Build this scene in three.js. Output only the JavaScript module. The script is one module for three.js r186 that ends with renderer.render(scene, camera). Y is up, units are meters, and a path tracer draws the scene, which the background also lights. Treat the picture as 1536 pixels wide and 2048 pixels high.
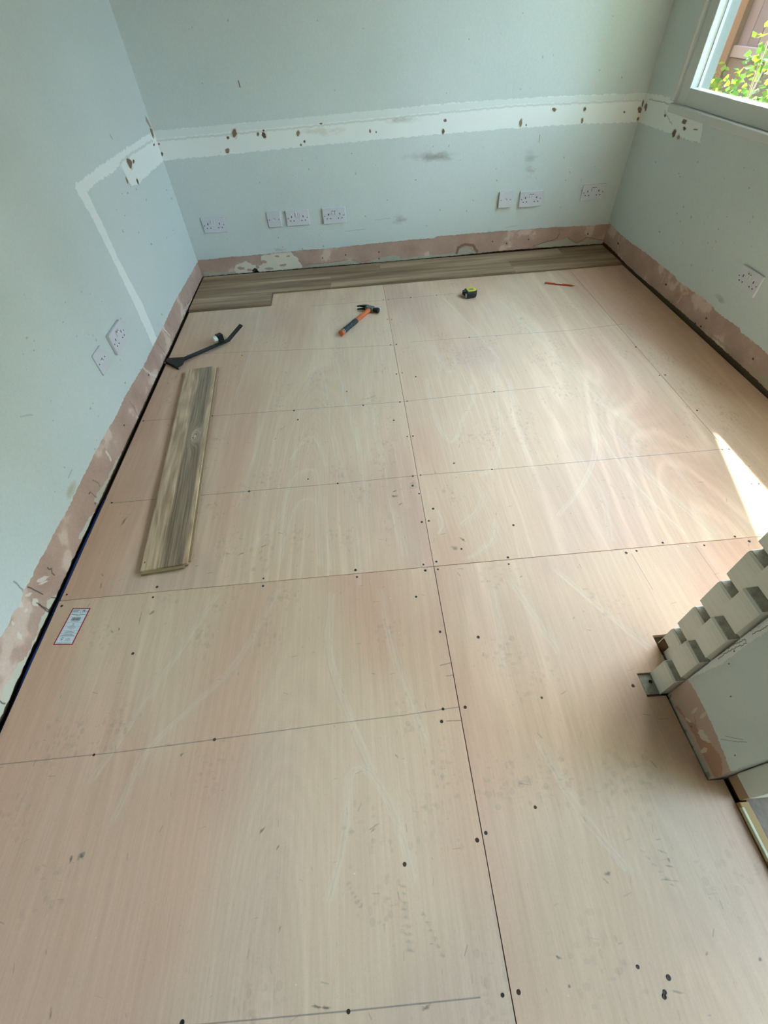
import * as THREE from 'three';
import { RoundedBoxGeometry } from 'three/addons/geometries/RoundedBoxGeometry.js';
import { mergeGeometries } from 'three/addons/utils/BufferGeometryUtils.js';

// ---------------------------------------------------------------- camera, sky, sun, exposure
const scene = new THREE.Scene();
const FOCAL = 888.777, CAM = new THREE.Vector3(1.0503, 1.2179, 3.2993), YAW = -0.0227, PITCH = -0.8623, ROLL = -0.0727;
const camera = new THREE.PerspectiveCamera(2 * Math.atan(1024 / FOCAL) * 180 / Math.PI, 1536 / 2048, 0.05, 100);
camera.position.copy(CAM);
camera.rotation.set(PITCH, YAW, ROLL, 'YXZ');
camera.updateMatrixWorld();

const sstep = (a, b, x) => { const t = Math.min(1, Math.max(0, (x - a) / (b - a))); return t * t * (3 - 2 * t); };
const SUN_DIR = new THREE.Vector3(1, 2.49, -3.65).normalize();      // towards the sun
{
  // clear sky after the CIE formula: brighter round the sun and towards the horizon, bluer away from both
  const w = 128, h = 64, d = new Float32Array(w * h * 4), dir = new THREE.Vector3();
  const f = g => 1 + 7 * (Math.exp(-2.2 * g) - Math.exp(-1.1 * Math.PI)) + 0.45 * Math.cos(g) ** 2, phi = c => 1 - Math.exp(-0.32 / Math.max(0.02, c)), ref = f(Math.acos(SUN_DIR.y)) * phi(1);
  for (let j = 0; j < h; j++) {
    const el = ((j + 0.5) / h - 0.5) * Math.PI;
    for (let i = 0; i < w; i++) {
      const o = (j * w + i) * 4, az = ((i + 0.5) / w - 0.5) * 2 * Math.PI; dir.set(Math.cos(el) * Math.cos(az), Math.sin(el), Math.cos(el) * Math.sin(az));
      const L = Math.min(2.9, f(dir.angleTo(SUN_DIR)) * phi(dir.y) / ref), t = sstep(0.8, 3.6, L);
      const c = el > 0 ? [L * (0.56 + 0.34 * t), L * (0.92 + 0.06 * t), L * (1.30 - 0.26 * t)] : [0.16, 0.16, 0.12];
      d[o] = c[0]; d[o + 1] = c[1]; d[o + 2] = c[2]; d[o + 3] = 1;
    }
  }
  const sky = new THREE.DataTexture(d, w, h, THREE.RGBAFormat, THREE.FloatType);
  sky.mapping = THREE.EquirectangularReflectionMapping; sky.magFilter = THREE.LinearFilter; sky.needsUpdate = true;
  scene.background = sky; scene.backgroundIntensity = 1.8;
}
const sun = new THREE.DirectionalLight(new THREE.Color(1.0, 0.96, 0.9), 12);
sun.position.copy(SUN_DIR).multiplyScalar(12).add(new THREE.Vector3(2.4, 0, 2)); sun.target.position.set(2.4, 0, 2);
sun.castShadow = true; sun.shadow.mapSize.set(2048, 2048); sun.shadow.radius = 1.6;
Object.assign(sun.shadow.camera, { left: -6, right: 6, top: 6, bottom: -6, near: 0.5, far: 30 });
scene.add(sun, sun.target);
const renderer = new THREE.WebGLRenderer({ antialias: true });
renderer.toneMapping = THREE.LinearToneMapping;
renderer.toneMappingExposure = 5.45;
renderer.shadowMap.enabled = true;

// ---------------------------------------------------------------- helpers
const RW = 2.775, RH = 2.36, RZ = 4.6;                     // room width, height, depth
let seed = 7;
const rnd = () => { seed = (seed * 1664525 + 1013904223) >>> 0; return seed / 4294967296; };
const rr = (a, b) => a + (b - a) * rnd();
const NT = new Float32Array(65536); for (let i = 0; i < 65536; i++) NT[i] = rnd();
function noise(x, y) {
  const xi = Math.floor(x), yi = Math.floor(y), fx = x - xi, fy = y - yi, u = fx * fx * (3 - 2 * fx), v = fy * fy * (3 - 2 * fy);
  const a = (yi & 255) << 8, b = ((yi + 1) & 255) << 8, p = xi & 255, q = (xi + 1) & 255;
  const t = NT[a + p] + (NT[a + q] - NT[a + p]) * u, s = NT[b + p] + (NT[b + q] - NT[b + p]) * u;
  return t + (s - t) * v;
}
const fbm = (x, y, n = 3) => { let s = 0, a = 0.5, t = 0; for (let i = 0; i < n; i++) { s += a * noise(x, y); t += a; a *= 0.5; x = x * 2.03 + 17.3; y = y * 2.03 + 9.1; } return s / t; };
// photo pixel -> point on a plane of the room (axis 0, 1 or 2 at a given value)
function at(u, v, axis, value) {
  const d = new THREE.Vector3((u - 768) / FOCAL, (1024 - v) / FOCAL, -1).applyQuaternion(camera.quaternion);
  const t = (value - CAM.getComponent(axis)) / d.getComponent(axis);
  return d.multiplyScalar(t).add(CAM);
}
const flr = (u, v, y = 0) => at(u, v, 1, y);
function canvas(w, h) { const c = document.createElement('canvas'); c.width = w; c.height = h; return c; }
function texture(c, srgb = true) {
  const t = new THREE.CanvasTexture(c); t.magFilter = THREE.LinearFilter;
  if (srgb) t.colorSpace = THREE.SRGBColorSpace;
  t.wrapS = t.wrapT = THREE.ClampToEdgeWrapping; return t;
}
function paintPixels(c, fn) {                                // fn(x, y, out) gives 0..255 values
  const g = c.getContext('2d'), im = g.createImageData(c.width, c.height), o = [0, 0, 0];
  for (let y = 0, i = 0; y < c.height; y++) for (let x = 0; x < c.width; x++, i += 4) { fn(x, y, o); im.data[i] = o[0]; im.data[i + 1] = o[1]; im.data[i + 2] = o[2]; im.data[i + 3] = 255; }
  g.putImageData(im, 0, 0); return g;
}
const std = (color, roughness = 0.8, more = {}) => new THREE.MeshStandardMaterial({ color, roughness, ...more });
const used = new Map();
function numbered(name) { const n = used.get(name) ?? 0; used.set(name, n + 1); return n ? name + '_' + String(n).padStart(3, '0') : name; }
function mesh(name, geometry, material, parent) {
  const m = new THREE.Mesh(geometry, material); m.castShadow = m.receiveShadow = true;
  if (parent) { m.name = name; parent.add(m); } else { m.name = numbered(name); scene.add(m); }
  return m;
}
function group(name, pos = [0, 0, 0], turn = 0) { const g = new THREE.Group(); g.name = numbered(name); g.position.set(...pos); g.rotation.y = turn; scene.add(g); return g; }
function tag(o, label, category, grp, kind) { o.userData.label = label; if (category) o.userData.category = category; if (grp) o.userData.group = grp; if (kind) o.userData.kind = kind; return o; }
const struct = (o, label, category) => tag(o, label, category, null, 'structure');
function box(x0, x1, y0, y1, z0, z1) { const g = new THREE.BoxGeometry(x1 - x0, y1 - y0, z1 - z0); g.translate((x0 + x1) / 2, (y0 + y1) / 2, (z0 + z1) / 2); return g; }
function rbox(x0, x1, y0, y1, z0, z1, r, s = 2) { const g = new RoundedBoxGeometry(x1 - x0, y1 - y0, z1 - z0, s, r); g.translate((x0 + x1) / 2, (y0 + y1) / 2, (z0 + z1) / 2); return g; }
function poly(points, depth, holes = [], bevel = 0) {
  const s = new THREE.Shape(points.map(p => new THREE.Vector2(p[0], p[1])));
  for (const h of holes) s.holes.push(new THREE.Path(h.map(p => new THREE.Vector2(p[0], p[1]))));
  return new THREE.ExtrudeGeometry(s, { depth, bevelEnabled: bevel > 0, bevelSize: bevel, bevelThickness: bevel, bevelSegments: 2, bevelOffset: -bevel, curveSegments: 24 });
}
function planarUV(g, x0, y0, w, h) {                           // uv from the shape's own x and y
  const p = g.attributes.position, uv = new Float32Array(p.count * 2);
  for (let i = 0; i < p.count; i++) { uv[2 * i] = (p.getX(i) - x0) / w; uv[2 * i + 1] = (p.getY(i) - y0) / h; }
  g.setAttribute('uv', new THREE.BufferAttribute(uv, 2)); return g;
}
function merge(list) { return mergeGeometries(list.map(g => { const n = g.index ? g.toNonIndexed() : g; for (const k of Object.keys(n.attributes)) if (!['position', 'normal', 'uv'].includes(k)) n.deleteAttribute(k); return n; })); }

// ---------------------------------------------------------------- walls
// A wall frame maps the room to its own (a, b): a runs to the right as one faces the wall, b up.
const FACES = {
  far: { len: RW, axis: 2, value: 0, ab: p => [p.x, p.y], turn: 0, origin: [0, 0, 0] },
  left: { len: 3.4, axis: 0, value: 0, ab: p => [3.4 - p.z, p.y], turn: Math.PI / 2, origin: [0, 0, 3.4] },
  right: { len: 2.97, axis: 0, value: RW, ab: p => [p.z, p.y], turn: -Math.PI / 2, origin: [RW, 0, 0] },
};
const TEXH = 1.4;
const wallPt = (f, u, v) => f.ab(at(u, v, f.axis, f.value));
function tracer(f, g, sx, sy, h) {                               // draws photo outlines in a wall's own metres
  const P = (u, v) => { const [a, b] = wallPt(f, u, v); return [a * sx, (h - b) * sy]; };
  const path = (pts, jit = 0, close = true) => {
    const q = pts.map(p => P(...p)), out = [];
    for (let i = 0; i < q.length - (close ? 0 : 1); i++) {
      const A = q[i], B = q[(i + 1) % q.length], n = Math.max(1, Math.round(Math.hypot(B[0] - A[0], B[1] - A[1]) / 7));
      for (let k = 0; k < n; k++) out.push([A[0] + (B[0] - A[0]) * k / n + (rnd() - 0.5) * jit, A[1] + (B[1] - A[1]) * k / n + (rnd() - 0.5) * jit]);
    }
    if (!close) out.push(q[q.length - 1]);
    g.beginPath(); out.forEach((p, i) => i ? g.lineTo(...p) : g.moveTo(...p)); if (close) g.closePath();
  };
  const fill = (pts, style, jit = 3) => { path(pts, jit); g.fillStyle = style; g.fill(); };
  const line = (pts, style, width, jit = 1) => { path(pts, jit, false); g.strokeStyle = style; g.lineWidth = width; g.lineCap = 'round'; g.stroke(); };
  const chip = (u, v, ru, rv, style, rot = 0) => {               // an irregular spot, radii in photo pixels
    const n = 11, pts = [];
    for (let i = 0; i < n; i++) { const t = i / n * 6.283, r = rr(0.65, 1.15), x = Math.cos(t) * ru * r, y = Math.sin(t) * rv * r; pts.push([u + x * Math.cos(rot) - y * Math.sin(rot), v + x * Math.sin(rot) + y * Math.cos(rot)]); }
    const q = pts.map(p => P(...p)); g.beginPath(); q.forEach((p, i) => i ? g.lineTo(...p) : g.moveTo(...p)); g.closePath(); g.fillStyle = style; g.fill();
  };
  const smudge = (u, v, ru, rv, rgb, alpha, n = 60) => { for (let i = 0; i < n; i++) { const t = rr(0, 6.283), r = Math.sqrt(rnd()) * (0.3 + 0.7 * rnd()); const [x, y] = P(u + Math.cos(t) * ru * r, v + Math.sin(t) * rv * r), s = rr(4, 16); g.fillStyle = `rgba(${rgb},${alpha * rr(0.3, 1)})`; g.beginPath(); g.ellipse(x, y, s * rr(0.8, 2.2), s * rr(0.3, 0.8), rr(-0.3, 0.3), 0, 6.283); g.fill(); } };
  return { P, path, fill, line, chip, smudge };
}
const PAINT = [207, 212, 203], BAND = 'rgb(236,236,226)', CHIPS = ['#7d6450', '#6e5646', '#8c755c', '#5f4c3e'];
function wallMaps(f, W, H, draw) {
  const c = canvas(W, H), sx = W / f.len, sy = H / TEXH, off = f.turn * 40;
  const g = paintPixels(c, (x, y, o) => {
    const a = x / sx, b = y / sy, n = (fbm(a * 3 + off, b * 3, 3) - 0.5) * 7 + (noise(a * 260, b * 260) - 0.5) * 6;
    o[0] = PAINT[0] + n; o[1] = PAINT[1] + n; o[2] = PAINT[2] + n;
  });
  const bc = canvas(W, H), bg = paintPixels(bc, (x, y, o) => { o[0] = o[1] = o[2] = 150 + (fbm(x / sx * 90, y / sy * 90, 2) - 0.5) * 26; });
  seed = 100 + Math.round(f.turn * 10); draw(tracer(f, g, sx, sy, TEXH), g, false);
  seed = 100 + Math.round(f.turn * 10); draw(tracer(f, bg, sx, sy, TEXH), bg, true);
  return std(0xffffff, 0.82, { map: texture(c), bumpMap: texture(bc, false), bumpScale: 0.003 });
}
const pick = (bump, style, h) => bump ? `rgb(${h},${h},${h})` : style;
const chips = (t, list, bump) => list.forEach(([u, v, ru, rv, rot], i) => {
  t.chip(u, v, ru * 1.35, rv * 1.3, pick(bump, 'rgba(206,196,178,0.7)', 110), rot ?? 0); t.chip(u, v, ru, rv, pick(bump, CHIPS[i % 4], 30), rot ?? 0);
});
const specks = (t, bump, n, u0, u1, v0, v1) => { for (let i = 0; i < n; i++) { const u = rr(u0, u1), v = rr(v0, v1), k = rr(0.7, 1.8); t.chip(u, v, k, k * rr(0.8, 2), pick(bump, `rgba(${120 + 30 * rnd() | 0},${118 + 20 * rnd() | 0},110,${rr(0.25, 0.6)})`, 120)); } };

const farMat = wallMaps(FACES.far, 2048, 1032, (t, g, bump) => {
  t.fill([[300, 263], [465, 248], [620, 234], [768, 219], [900, 206], [1030, 197], [1160, 190], [1298, 186], [1281, 244], [1160, 248], [1030, 256], [900, 266], [768, 278], [600, 294], [455, 309], [322, 321]], pick(bump, BAND, 120), 5);
  t.line([[308, 282], [465, 268], [620, 253], [768, 238], [900, 224], [1030, 212], [1160, 206], [1290, 200]], pick(bump, 'rgba(196,198,186,0.5)', 95), 6, 4);  // shadow of the rail groove, painted in as a soft grey line
  t.fill([[300, 263], [465, 248], [768, 219], [1030, 197], [1298, 186], [1290, 198], [1030, 208], [768, 234], [465, 263], [308, 278]], pick(bump, 'rgba(222,226,218,0.8)', 140), 4);
  if (!bump) { t.smudge(640, 262, 70, 9, '180,160,135', 0.08, 40); t.smudge(800, 240, 60, 7, '165,155,138', 0.08, 40); t.smudge(860, 312, 62, 13, '130,126,112', 0.07, 90); t.smudge(872, 314, 40, 9, '118,112,98', 0.06, 70); t.smudge(800, 440, 22, 9, '130,126,114', 0.10, 20); t.smudge(1060, 330, 5, 40, '150,152,145', 0.14, 26); t.smudge(560, 500, 30, 3, '150,140,125', 0.1, 12); }
  chips(t, [[469, 267, 6, 9.5], [456, 275, 3, 3.5], [455, 301, 4.5, 5], [528, 270, 4, 6.5, -0.5], [516, 268, 2.5, 4], [527, 261, 2, 2.5], [596, 266, 3.5, 6], [609, 283, 2, 3], [602, 290, 1.8, 3], [642, 247, 3.5, 1.6], [740, 262, 2, 4], [752, 264, 1.5, 2], [890, 241, 3, 3.5], [886, 263, 3, 6], [1041, 246, 3, 9, 0.15], [1052, 250, 1.5, 2], [1108, 219, 4.5, 4], [1169, 218, 3, 5, 0.3], [1164, 241, 2.5, 6, 0.2], [1248, 224, 1.8, 2], [1280, 219, 5, 7], [1276, 238, 3, 4], [318, 288, 2, 2.5], [324, 308, 2.5, 4], [323, 313, 1.6, 2], [1285, 208, 2, 8, 0.2]], bump);
  t.line([[477, 162], [480, 174]], pick(bump, '#7a6a5c', 60), 4); t.line([[1079, 270], [1078, 284]], pick(bump, 'rgba(176,140,120,0.8)', 120), 3);
  t.line([[219, 10], [255, 118], [292, 232]], pick(bump, 'rgba(120,120,108,0.55)', 70), 2, 3);
  specks(t, bump, 60, 350, 1230, 290, 500); specks(t, bump, 20, 330, 1280, 20, 200);
  if (!bump) for (const [u, v, w] of [[750, 440, 30], [690, 462, 40], [1010, 455, 24]]) t.line([[u, v], [u + w, v - 4]], 'rgba(140,132,118,0.4)', 2, 3);
});
const leftMat = wallMaps(FACES.left, 2048, 843, (t, g, bump) => {
  t.fill([[309, 260], [270, 284], [228, 312], [190, 338], [150, 368], [148, 376], [185, 440], [221, 512], [262, 598], [304, 690], [315, 682], [286, 612], [250, 545], [231, 508], [205, 450], [172, 383], [200, 361], [228, 342], [238, 330], [262, 372], [276, 368], [300, 345], [328, 320]], pick(bump, BAND, 120), 5);
  t.line([[303, 281], [280, 296], [252, 314], [240, 326]], pick(bump, 'rgba(196,198,186,0.5)', 95), 6, 4);  // groove shadow painted into the band here too
  t.line([[239, 328], [250, 352], [260, 374]], pick(bump, 'rgba(170,165,150,0.7)', 90), 2.5, 3);
  chips(t, [[258, 326, 5, 12, -0.35], [266, 323, 1.8, 4], [253, 362, 2, 8, -0.3], [274, 363, 1.6, 7, -0.3], [303, 266, 2.5, 12, -0.3], [307, 290, 1.6, 3]], bump);
  t.fill([[289, 230], [295, 240], [302, 256], [298, 254], [291, 243]], pick(bump, '#a3927a', 60), 1);
  t.line([[219, 270], [223, 278]], pick(bump, '#8d8678', 80), 3);
  specks(t, bump, 50, 40, 330, 560, 1000); specks(t, bump, 14, 230, 360, 360, 500);
  if (!bump) { t.line([[40, 834], [62, 830]], 'rgba(140,150,150,0.35)', 3, 3); t.line([[134, 955], [142, 940]], 'rgba(140,145,145,0.4)', 3, 3); t.smudge(140, 980, 14, 8, '176,166,130', 0.12, 14); t.line([[28, 1163], [45, 1185]], 'rgba(120,120,110,0.6)', 3, 4); }
});
const rightMat = wallMaps(FACES.right, 1792, 845, (t, g, bump) => {
  t.fill([[1288, 186], [1320, 190], [1345, 196], [1352, 208], [1358, 216], [1380, 226], [1408, 240], [1402, 285], [1385, 283], [1350, 270], [1310, 256], [1276, 243]], pick(bump, BAND, 120), 5);
  t.line([[1300, 198], [1330, 205], [1350, 213], [1400, 238]], pick(bump, 'rgba(176,174,162,0.7)', 90), 3, 3);
  t.line([[1330, 222], [1345, 250]], pick(bump, 'rgba(180,172,158,0.6)', 95), 3, 4);
  chips(t, [[1370, 243, 5, 5], [1349, 266, 4, 8, 0.3], [1358, 274, 3, 6, 0.3], [1370, 257, 3, 4, 0.3], [1293, 213, 3, 8, 0.2], [1331, 231, 2, 3], [1392, 259, 5, 1.5]], bump);
  specks(t, bump, 30, 1300, 1520, 300, 560);
  if (!bump) { t.smudge(1443, 598, 3, 3, '130,132,122', 0.15, 4); }
});
// outlines of the paint's torn lower edge and of the plaster's ragged foot, from the photograph
const scaled = (list, s, u, v) => list.map(([x, y]) => [u + x / s, v + y / s]);
const EDGE = {
  far: {
    top: [...scaled([[295, 368], [420, 358], [470, 350], [600, 342], [760, 325], [930, 308], [1060, 300], [1200, 286], [1330, 270], [1420, 262], [1536, 252]], 3.072, 300, 400), ...scaled([[120, 398], [270, 386], [295, 376], [420, 366], [640, 346], [740, 342], [920, 326], [1040, 318], [1180, 312], [1345, 300]], 3.072, 780, 350)],
    foot: [[405, 555], [440, 551], [500, 545], [506, 547], [512, 535], [520, 544], [600, 537], [700, 529], [800, 521], [900, 512], [1000, 502], [1100, 494], [1206, 487]],
  },
  left: {
    top: [...scaled([[190, 1656], [330, 1380], [375, 1300], [400, 1260], [480, 1090], [550, 950], [600, 850], [660, 750], [700, 680], [740, 590], [860, 390], [935, 240], [980, 150], [1050, 0]], 3, 0, 600), [396, 521]],
    first: scaled([[-60, 850], [0, 740], [60, 640], [105, 540], [132, 520], [165, 420], [170, 395], [240, 270]], 3.84, 0, 1080),
    foot: [...scaled([[-40, 1480], [0, 1400], [70, 1230], [130, 1110], [250, 840], [300, 720], [380, 565], [372, 540], [430, 440], [470, 350], [545, 190], [560, 160]], 3.84, 0, 1080), ...scaled([[430, 1560], [500, 1430], [560, 1330], [610, 1220], [680, 1045], [720, 970], [760, 880], [800, 785], [880, 610], [930, 520], [970, 450], [1010, 350], [1040, 275], [1090, 160], [1165, 0]], 3, 0, 600), [406, 555]],
  },
  right: {
    top: scaled([[65, 190], [95, 195], [150, 260], [215, 318], [300, 380], [400, 448], [520, 545], [620, 626], [640, 660], [740, 730], [850, 800], [935, 880], [950, 905], [1060, 990], [1150, 1045], [1160, 1085], [1290, 1180], [1376, 1258]], 4.095, 1200, 400),
    foot: scaled([[30, 345], [60, 352], [120, 425], [180, 490], [230, 540], [270, 575], [300, 605], [450, 730], [600, 860], [660, 905], [760, 985], [920, 1130], [1180, 1345], [1376, 1560]], 4.095, 1200, 400),
  },
};
EDGE.left.top = [...EDGE.left.first, ...EDGE.left.top];
function ragged(f, list, amp, lo, hi, from, to) {
  const p = list.map(q => wallPt(f, ...q)).sort((m, n) => m[0] - n[0]);
  p.forEach(q => { q[1] = Math.min(hi, Math.max(lo, q[1])); });
  p[0][0] = Math.max(from, p[0][0]);
  const out = [[from, p[0][1]]];
  for (let i = 0; i < p.length - 1; i++) { const n = Math.max(1, Math.round((p[i + 1][0] - p[i][0]) / 0.011)); for (let k = 0; k < n; k++) { const a = p[i][0] + (p[i + 1][0] - p[i][0]) * k / n; if (a > out[out.length - 1][0] + 0.002 && a < to - 0.002) out.push([a, p[i][1] + (p[i + 1][1] - p[i][1]) * k / n + (rnd() - 0.5) * amp]); } }
  out.push([to, out[out.length - 1][1]]);
  return out;
}
// bare pink plaster below the paint, where the skirting was torn off
function plasterMat(f, len, draw) {
  const W = 2048, sx = W / len, H = Math.round(0.24 * sx), c = canvas(W, H);
  const g = paintPixels(c, (x, y, o) => {
    const a = x / sx, b = y / sx, n = (fbm(a * 9 + f.turn * 31, b * 9, 4) - 0.5), m = (noise(a * 300, b * 300) - 0.5) * 10;
    const pale = sstep(0.12, 0.22, n) * 26;
    o[0] = 186 + n * 34 + m + pale * 0.8; o[1] = 153 + n * 34 + m + pale; o[2] = 134 + n * 32 + m + pale;
  });
  const t = tracer(f, g, sx, sx, 0.24); seed = 900 + Math.round(f.turn * 7); draw(t, g);
  return std(0xffffff, 0.9, { map: texture(c) });
}
const GREY = 'rgba(178,174,152,0.9)', CREAM = 'rgba(222,212,190,0.95)';
const farPlaster = plasterMat(FACES.far, RW, t => {
  t.fill(scaled([[330, 440], [430, 445], [540, 440], [630, 460], [520, 470], [330, 490]], 3.072, 300, 400), GREY, 3);
  t.fill(scaled([[515, 430], [530, 400], [590, 375], [625, 395], [690, 400], [680, 345], [760, 325], [860, 318], [905, 355], [938, 415], [800, 440], [680, 450], [640, 450], [540, 462]], 3.072, 300, 400), CREAM, 6);
  for (const [x, y, r, s] of [[560, 420, 26, 10], [610, 430, 16, 9], [700, 380, 22, 12], [780, 345, 16, 7], [820, 400, 24, 9], [850, 345, 14, 6], [735, 420, 30, 8], [660, 410, 14, 14]]) t.chip(300 + x / 3.072, 400 + y / 3.072, r / 3.072, s / 3.072, 'rgba(176,142,118,0.85)');
  t.chip(300 + 645 / 3.072, 400 + 438 / 3.072, 6, 7, '#3a3428');
  t.fill(scaled([[935, 420], [1000, 400], [1120, 385], [1250, 372], [1330, 385], [1420, 350], [1500, 340], [1536, 345], [1536, 380], [1300, 400], [940, 430]], 3.072, 300, 400), GREY, 4);
  t.line(scaled([[960, 395], [1100, 385], [1230, 365], [1290, 385], [1350, 370]], 3.072, 300, 400), 'rgba(120,98,80,0.6)', 2, 4);
  t.fill(scaled([[0, 500], [45, 492], [60, 515], [160, 500], [250, 495], [330, 487], [405, 480], [430, 450], [480, 445], [520, 475], [640, 468], [640, 485], [0, 530]], 3.072, 780, 350), GREY, 4);
  t.line(scaled([[408, 480], [420, 445], [460, 425], [510, 432], [535, 470]], 3.072, 780, 350), 'rgba(140,104,84,0.9)', 12, 3);
  t.fill(scaled([[890, 440], [900, 425], [980, 410], [1060, 400], [1090, 385], [1130, 410], [1150, 425], [1200, 400], [1300, 400], [1300, 425], [1000, 450]], 3.072, 780, 350), GREY, 5);
  t.line(scaled([[880, 438], [930, 418], [1000, 400], [1030, 385], [1040, 360]], 3.072, 780, 350), 'rgba(104,84,66,0.8)', 3, 5);
  t.line(scaled([[1090, 385], [1140, 415], [1185, 400], [1210, 380], [1260, 395], [1310, 400]], 3.072, 780, 350), 'rgba(104,84,66,0.6)', 3, 5);
  for (const [u, v] of [[645, 516], [691, 510], [758, 517], [758, 504], [1057, 479], [1176, 468], [1013, 487], [985, 483]]) t.chip(u, v, 1.6, 2, '#5c4a3c');
});
const leftPlaster = plasterMat(FACES.left, 3.4, t => {
  t.fill(scaled([[600, 1230], [560, 1200], [640, 1080], [700, 960], [760, 870], [720, 980], [660, 1130]], 3, 0, 600), 'rgba(196,190,166,0.7)', 5);
  t.fill(scaled([[0, 1400], [-40, 1300], [60, 1100], [130, 980], [220, 860], [300, 640], [370, 480], [420, 420], [440, 430], [250, 840], [130, 1110]], 3.84, 0, 1080), 'rgba(204,200,178,0.92)', 9);
  t.fill(scaled([[500, 1440], [470, 1430], [520, 1330], [570, 1270], [590, 1240]], 3, 0, 600), 'rgba(206,202,178,0.9)', 5);
  for (const [x, y, r, s] of [[160, 495, 24, 28], [270, 480, 26, 40], [220, 420, 30, 14], [330, 300, 50, 16], [330, 330, 46, 10], [150, 740, 20, 34], [200, 540, 20, 16], [100, 640, 14, 20]]) t.chip(x / 3.84, 1080 + y / 3.84, r / 3.84, s / 3.84, 'rgba(226,216,200,0.8)', -0.4);
  for (const l of [[[215, 360], [330, 418]], [[285, 482], [385, 548]], [[300, 500], [378, 556]], [[395, 438], [440, 452]], [[365, 210], [380, 230], [395, 215], [400, 250], [420, 270]], [[0, 1240], [40, 1258]]]) t.line(scaled(l, 3.84, 0, 1080), 'rgba(70,58,50,0.75)', 2.2, 2);
  for (const l of [[[780, 610], [830, 700]], [[800, 630], [815, 660]], [[555, 1080], [590, 1100], [600, 1120]], [[540, 1150], [580, 1185]]]) t.line(scaled(l, 3, 0, 600), 'rgba(90,78,72,0.6)', 2, 2);
  for (const [x, y] of [[745, 752], [572, 1222], [537, 1160], [892, 452], [655, 940]]) t.chip(x / 3, 600 + y / 3, 1.5, 2.4, '#5e4c40');
  t.line(scaled([[640, 910], [665, 960]], 3, 0, 600), 'rgba(228,214,200,0.8)', 7, 4);
  t.line(scaled([[860, 410], [900, 440], [940, 460]], 3, 0, 600), 'rgba(222,206,190,0.7)', 8, 4);
  t.line(scaled([[975, 165], [1020, 215]], 3, 0, 600), 'rgba(232,220,206,0.8)', 5, 3); t.line(scaled([[945, 260], [1000, 330]], 3, 0, 600), 'rgba(150,122,104,0.8)', 3, 3);
  t.fill(scaled([[40, 730], [80, 640], [120, 600], [160, 560], [150, 620], [120, 690]], 5.908, 360, 500), 'rgba(206,190,168,0.9)', 6);
  for (const l of [[[60, 640], [80, 700]], [[40, 760], [35, 800]], [[90, 640], [110, 600]]]) t.line(scaled(l, 5.908, 360, 500), 'rgba(90,70,58,0.8)', 3, 3);
});
const rightPlaster = plasterMat(FACES.right, 2.97, t => {
  t.line(scaled([[180, 235], [150, 330], [150, 400]], 4.095, 1200, 400), 'rgba(222,206,176,0.7)', 4, 4);
  t.line(scaled([[535, 600], [500, 680]], 4.095, 1200, 400), 'rgba(216,196,164,0.6)', 4, 3);
  t.line(scaled([[670, 790], [625, 850]], 4.095, 1200, 400), 'rgba(216,196,164,0.6)', 4, 3);
  for (let i = 0; i < 26; i++) { const q = [rr(620, 740), rr(690, 800)]; t.chip(1200 + q[0] / 4.095, 400 + q[1] / 4.095, rr(2, 6), rr(1, 4), 'rgba(186,118,72,0.16)'); }
  t.fill(scaled([[1200, 1330], [1250, 1370], [1320, 1440], [1376, 1430], [1376, 1540], [1250, 1420]], 4.095, 1200, 400), 'rgba(170,160,128,0.8)', 5);
  t.fill(scaled([[880, 1080], [960, 1130], [1180, 1310], [1180, 1340], [920, 1120]], 4.095, 1200, 400), 'rgba(166,154,120,0.7)', 5);
  for (const [x, y] of [[540, 692], [828, 1035], [870, 968], [1255, 1300], [150, 355], [780, 1010]]) t.chip(1200 + x / 4.095, 400 + y / 4.095, 2, 2.4, '#4e3c2e');
  t.line(scaled([[560, 815], [600, 840]], 4.095, 1200, 400), 'rgba(140,140,90,0.6)', 5, 4);
});
const masonry = std(0x66543c, 0.95), ceilingDark = std(0x68665f, 0.9), plainPaint = std('rgb(207,212,203)', 0.82), plainPlaster = std(0xb89a86, 0.9);  // ceiling grey is darkened to limit bounce onto the wall tops
// window opening in the right wall, as z and y
const WIN = { z0: 0.335, z1: 2.72, y0: 0.762, y1: 1.98 };
const hole = [[WIN.z0, WIN.y0], [WIN.z0, WIN.y1], [WIN.z1, WIN.y1], [WIN.z1, WIN.y0]];
function buildWall(key, label, paintMat, plMat, cores, a0, a1, holes = []) {
  const f = FACES[key], root = group('wall_' + key); struct(root, label, 'wall');
  cores.forEach(c => mesh('masonry', box(...c), masonry, root));
  const skin = new THREE.Group(); skin.name = 'plaster_skin'; skin.position.set(...f.origin); skin.rotation.y = f.turn; root.add(skin);
  seed = 31;
  const foot = ragged(f, EDGE[key].foot, 0.004, 0.010, 0.027, a0, a1), top = ragged(f, EDGE[key].top, 0.005, 0.08, 0.2, a0, a1);
  const pl = planarUV(poly([...foot, [a1, RH], [a0, RH]], 0.02, holes), 0, 0, f.len, 0.24); pl.translate(0, 0, -0.02);
  mesh('bare_plaster', pl, plMat, skin);
  const pt = planarUV(poly([...top, [a1, RH - 0.001], [a0, RH - 0.001]], 0.004, holes), 0, 0, f.len, TEXH); pt.translate(0, 0, -0.001);
  mesh('paint_layer', pt, paintMat, skin);
  return root;
}
buildWall('far', 'pale green painted end wall with torn-off white rail band and bare plaster foot', farMat, farPlaster, [[-0.14, RW + 0.12, -0.1, RH + 0.1, -0.14, -0.02]], 0, RW);
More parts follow.
